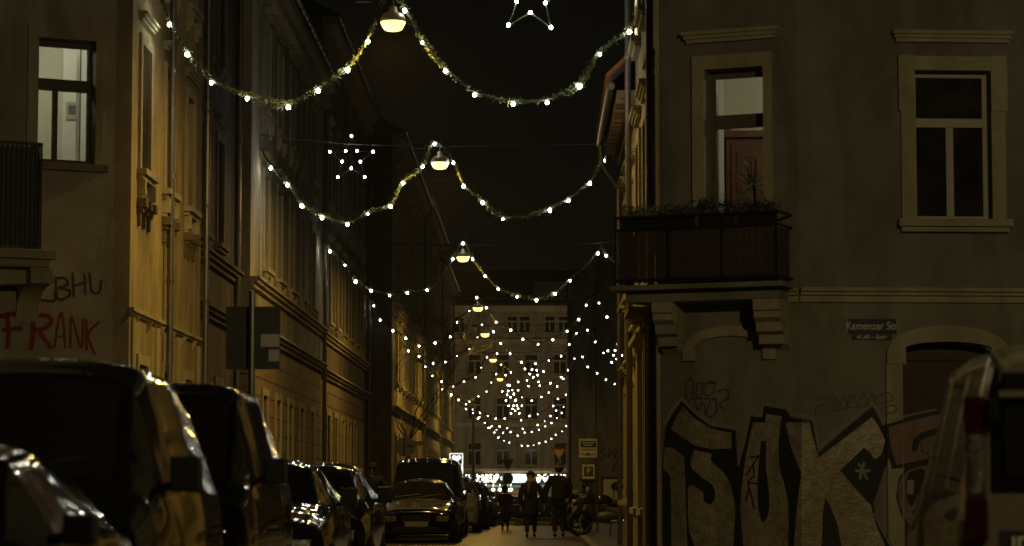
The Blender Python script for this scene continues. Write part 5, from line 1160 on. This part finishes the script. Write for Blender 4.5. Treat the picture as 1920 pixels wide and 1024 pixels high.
    if hat:
        mb = MB(); mb.lathe(head+V(0, -.005, .02), [(.113*k, 0), (.122*k, .012*k), (.122*k, .05*k), (.118*k, .055*k), (.115*k, .09*k), (.085*k, .135*k), (.04*k, .155*k), (.005, .158*k)], 18)
        mb.build('hat', M[hat], r, world=False, smooth=True)
        if hat == 'knit_white' or label.find('banded') > 0:
            pass
    if hood:
        mb = MB(); mb.ball(head+V(0, -.02, .02), .145*k, 14, 10, sc=(.95, 1, 1.15)); mb.build('hood', M[coat], r, world=False, smooth=True)
    if scarf:
        mb = MB(); n = 14; mb.tube([V(.10*math.cos(t*2*math.pi/n), .10*math.sin(t*2*math.pi/n), 1.49+.01*math.sin(t)) for t in range(n+1)], .045*k, 8); mb.tube([V(-.04, -.12, 1.48), V(-.05, -.17, 1.3), V(-.03, -.165, 1.12)], [.05*k, .05*k, .04*k], 8); mb.build('scarf', M[scarf], r, world=False, smooth=True)
    if bag:
        mb = MB(); p = V(*bag); mb.box(p.x-.06*k, p.x+.07*k, p.y-.14*k, p.y+.14*k, p.z-.3*k, p.z); mb.tube([p, p+(V(.10, 0, .5)), p+V(.12, 0, .6)], .01, 5); mb.build('bag', M['plastic'], r, world=False, bevel=.02)
    return r
fy = lambda y: 0
Yc = 65; kx = lambda px, Y=Yc: vx(px, Y)
w_ = person((kx(995), Yc, 0), 1.62, 0, 'shorter walker in a dark hat, long coat and pale scarf', coat='coat_black', hat='coat_dark', longhair=True, hair='hairblond', skirt=.30, scarf='knit_grey', rh=(.36, .05, .86), step=.14, group='couple walking hand in hand')
m_ = person((kx(1048), Yc, 0), 1.84, 0, 'taller walker in a dark jacket and banded knit hat', coat='coat_navy', hat='knit_grey', lh=(-.345, .05, .80), step=.10, group='couple walking hand in hand', rh=(.24, .14, .92))
mb = MB(); mb.lathe(Vector((0, .01, 1.62+.055))*1.05, [(.131, 0), (.131, .022)], 18); mb.build('hat_band', M['knit_white'], m_, world=False, smooth=True)
person((kx(947, 76), 76, 0), 1.30, R(180), 'small hooded figure in a reddish brown coat beside the far cars', coat='coat_brown', legs='coat_brown', hood=True, skirt=.5, lh=(-.17, .1, .9), rh=(.17, .1, .9), step=.05)
person((kx(650, 61), 61, .11), 1.62, R(160), 'person with dark hair nearest the house on the left pavement', coat='coat_dark', step=.05, group='people standing on the left pavement')
person((kx(674, 64), 64, .11), 1.60, R(200), 'pale-haired person at the middle of the pavement group', coat='coat_dark', hair='hairblond', longhair=True, step=.06, group='people standing on the left pavement')
person((kx(698, 60), 60, .11), 1.68, R(180), 'person standing closest to the black saloon on the left pavement', coat='coat_black', hat='coat_dark', step=.05, group='people standing on the left pavement')
person((kx(622, 66), 66, .11), 1.70, R(170), 'person in a dark cap farthest left in the pavement group', coat='coat_navy', hat='coat_dark', step=.07, group='people standing on the left pavement')
# ------------------------------------------------------------------ haze volume added to give lamps and bulbs a bloom-like halo
hz_ = MB().box(-160, 160, -75, 335, -1.9, 27); hm_ = bpy.data.materials.new('halo_haze'); hm_.use_nodes = True; hn = hm_.node_tree.nodes; hl_ = hm_.node_tree.links
hn.remove(hn['Principled BSDF']); pv = hn.new('ShaderNodeVolumePrincipled'); pv.inputs['Color'].default_value = (.9, .9, .9, 1); pv.inputs['Density'].default_value = .0003; pv.inputs['Anisotropy'].default_value = .45
hl_.new(pv.outputs[0], hn['Material Output'].inputs['Volume']); ho = hz_.build('haze', hm_); tag(ho, 'thin haze added to give the lamps a halo', None, None, 'stuff')
# ------------------------------------------------------------------ world, render settings
w = bpy.data.worlds.new('World'); bpy.context.scene.world = w; w.use_nodes = True
nt = w.node_tree; bg = nt.nodes['Background']; sk = nt.nodes.new('ShaderNodeTexSky'); sk.sky_type = 'NISHITA'; sk.sun_disc = False
sk.sun_elevation = R(-6); sk.sun_rotation = R(200); sk.air_density = 1; sk.dust_density = 4
mx = nt.nodes.new('ShaderNodeMix'); mx.data_type = 'RGBA'; mx.blend_type = 'MIX'; mx.inputs[0].default_value = .94
mx.inputs[7].default_value = (.060, .052, .034, 1)      # glow of the city on low cloud
nt.links.new(sk.outputs[0], mx.inputs[6]); nt.links.new(mx.outputs[2], bg.inputs['Color']); bg.inputs['Strength'].default_value = .05
sc = bpy.context.scene
sc.view_settings.view_transform = 'Standard'; sc.view_settings.look = 'None'; sc.view_settings.exposure = 0; sc.view_settings.gamma = 1
sc.render.engine = 'CYCLES'; sc.cycles.use_denoising = True; sc.cycles.sample_clamp_indirect = 3; sc.cycles.sample_clamp_direct = 0
sc.cycles.max_bounces = 5; sc.cycles.diffuse_bounces = 3; sc.cycles.glossy_bounces = 3; sc.cycles.transparent_max_bounces = 8; sc.cycles.caustics_reflective = False; sc.cycles.caustics_refractive = False
sc.cycles.use_light_tree = True; sc.cycles.volume_bounces = 0
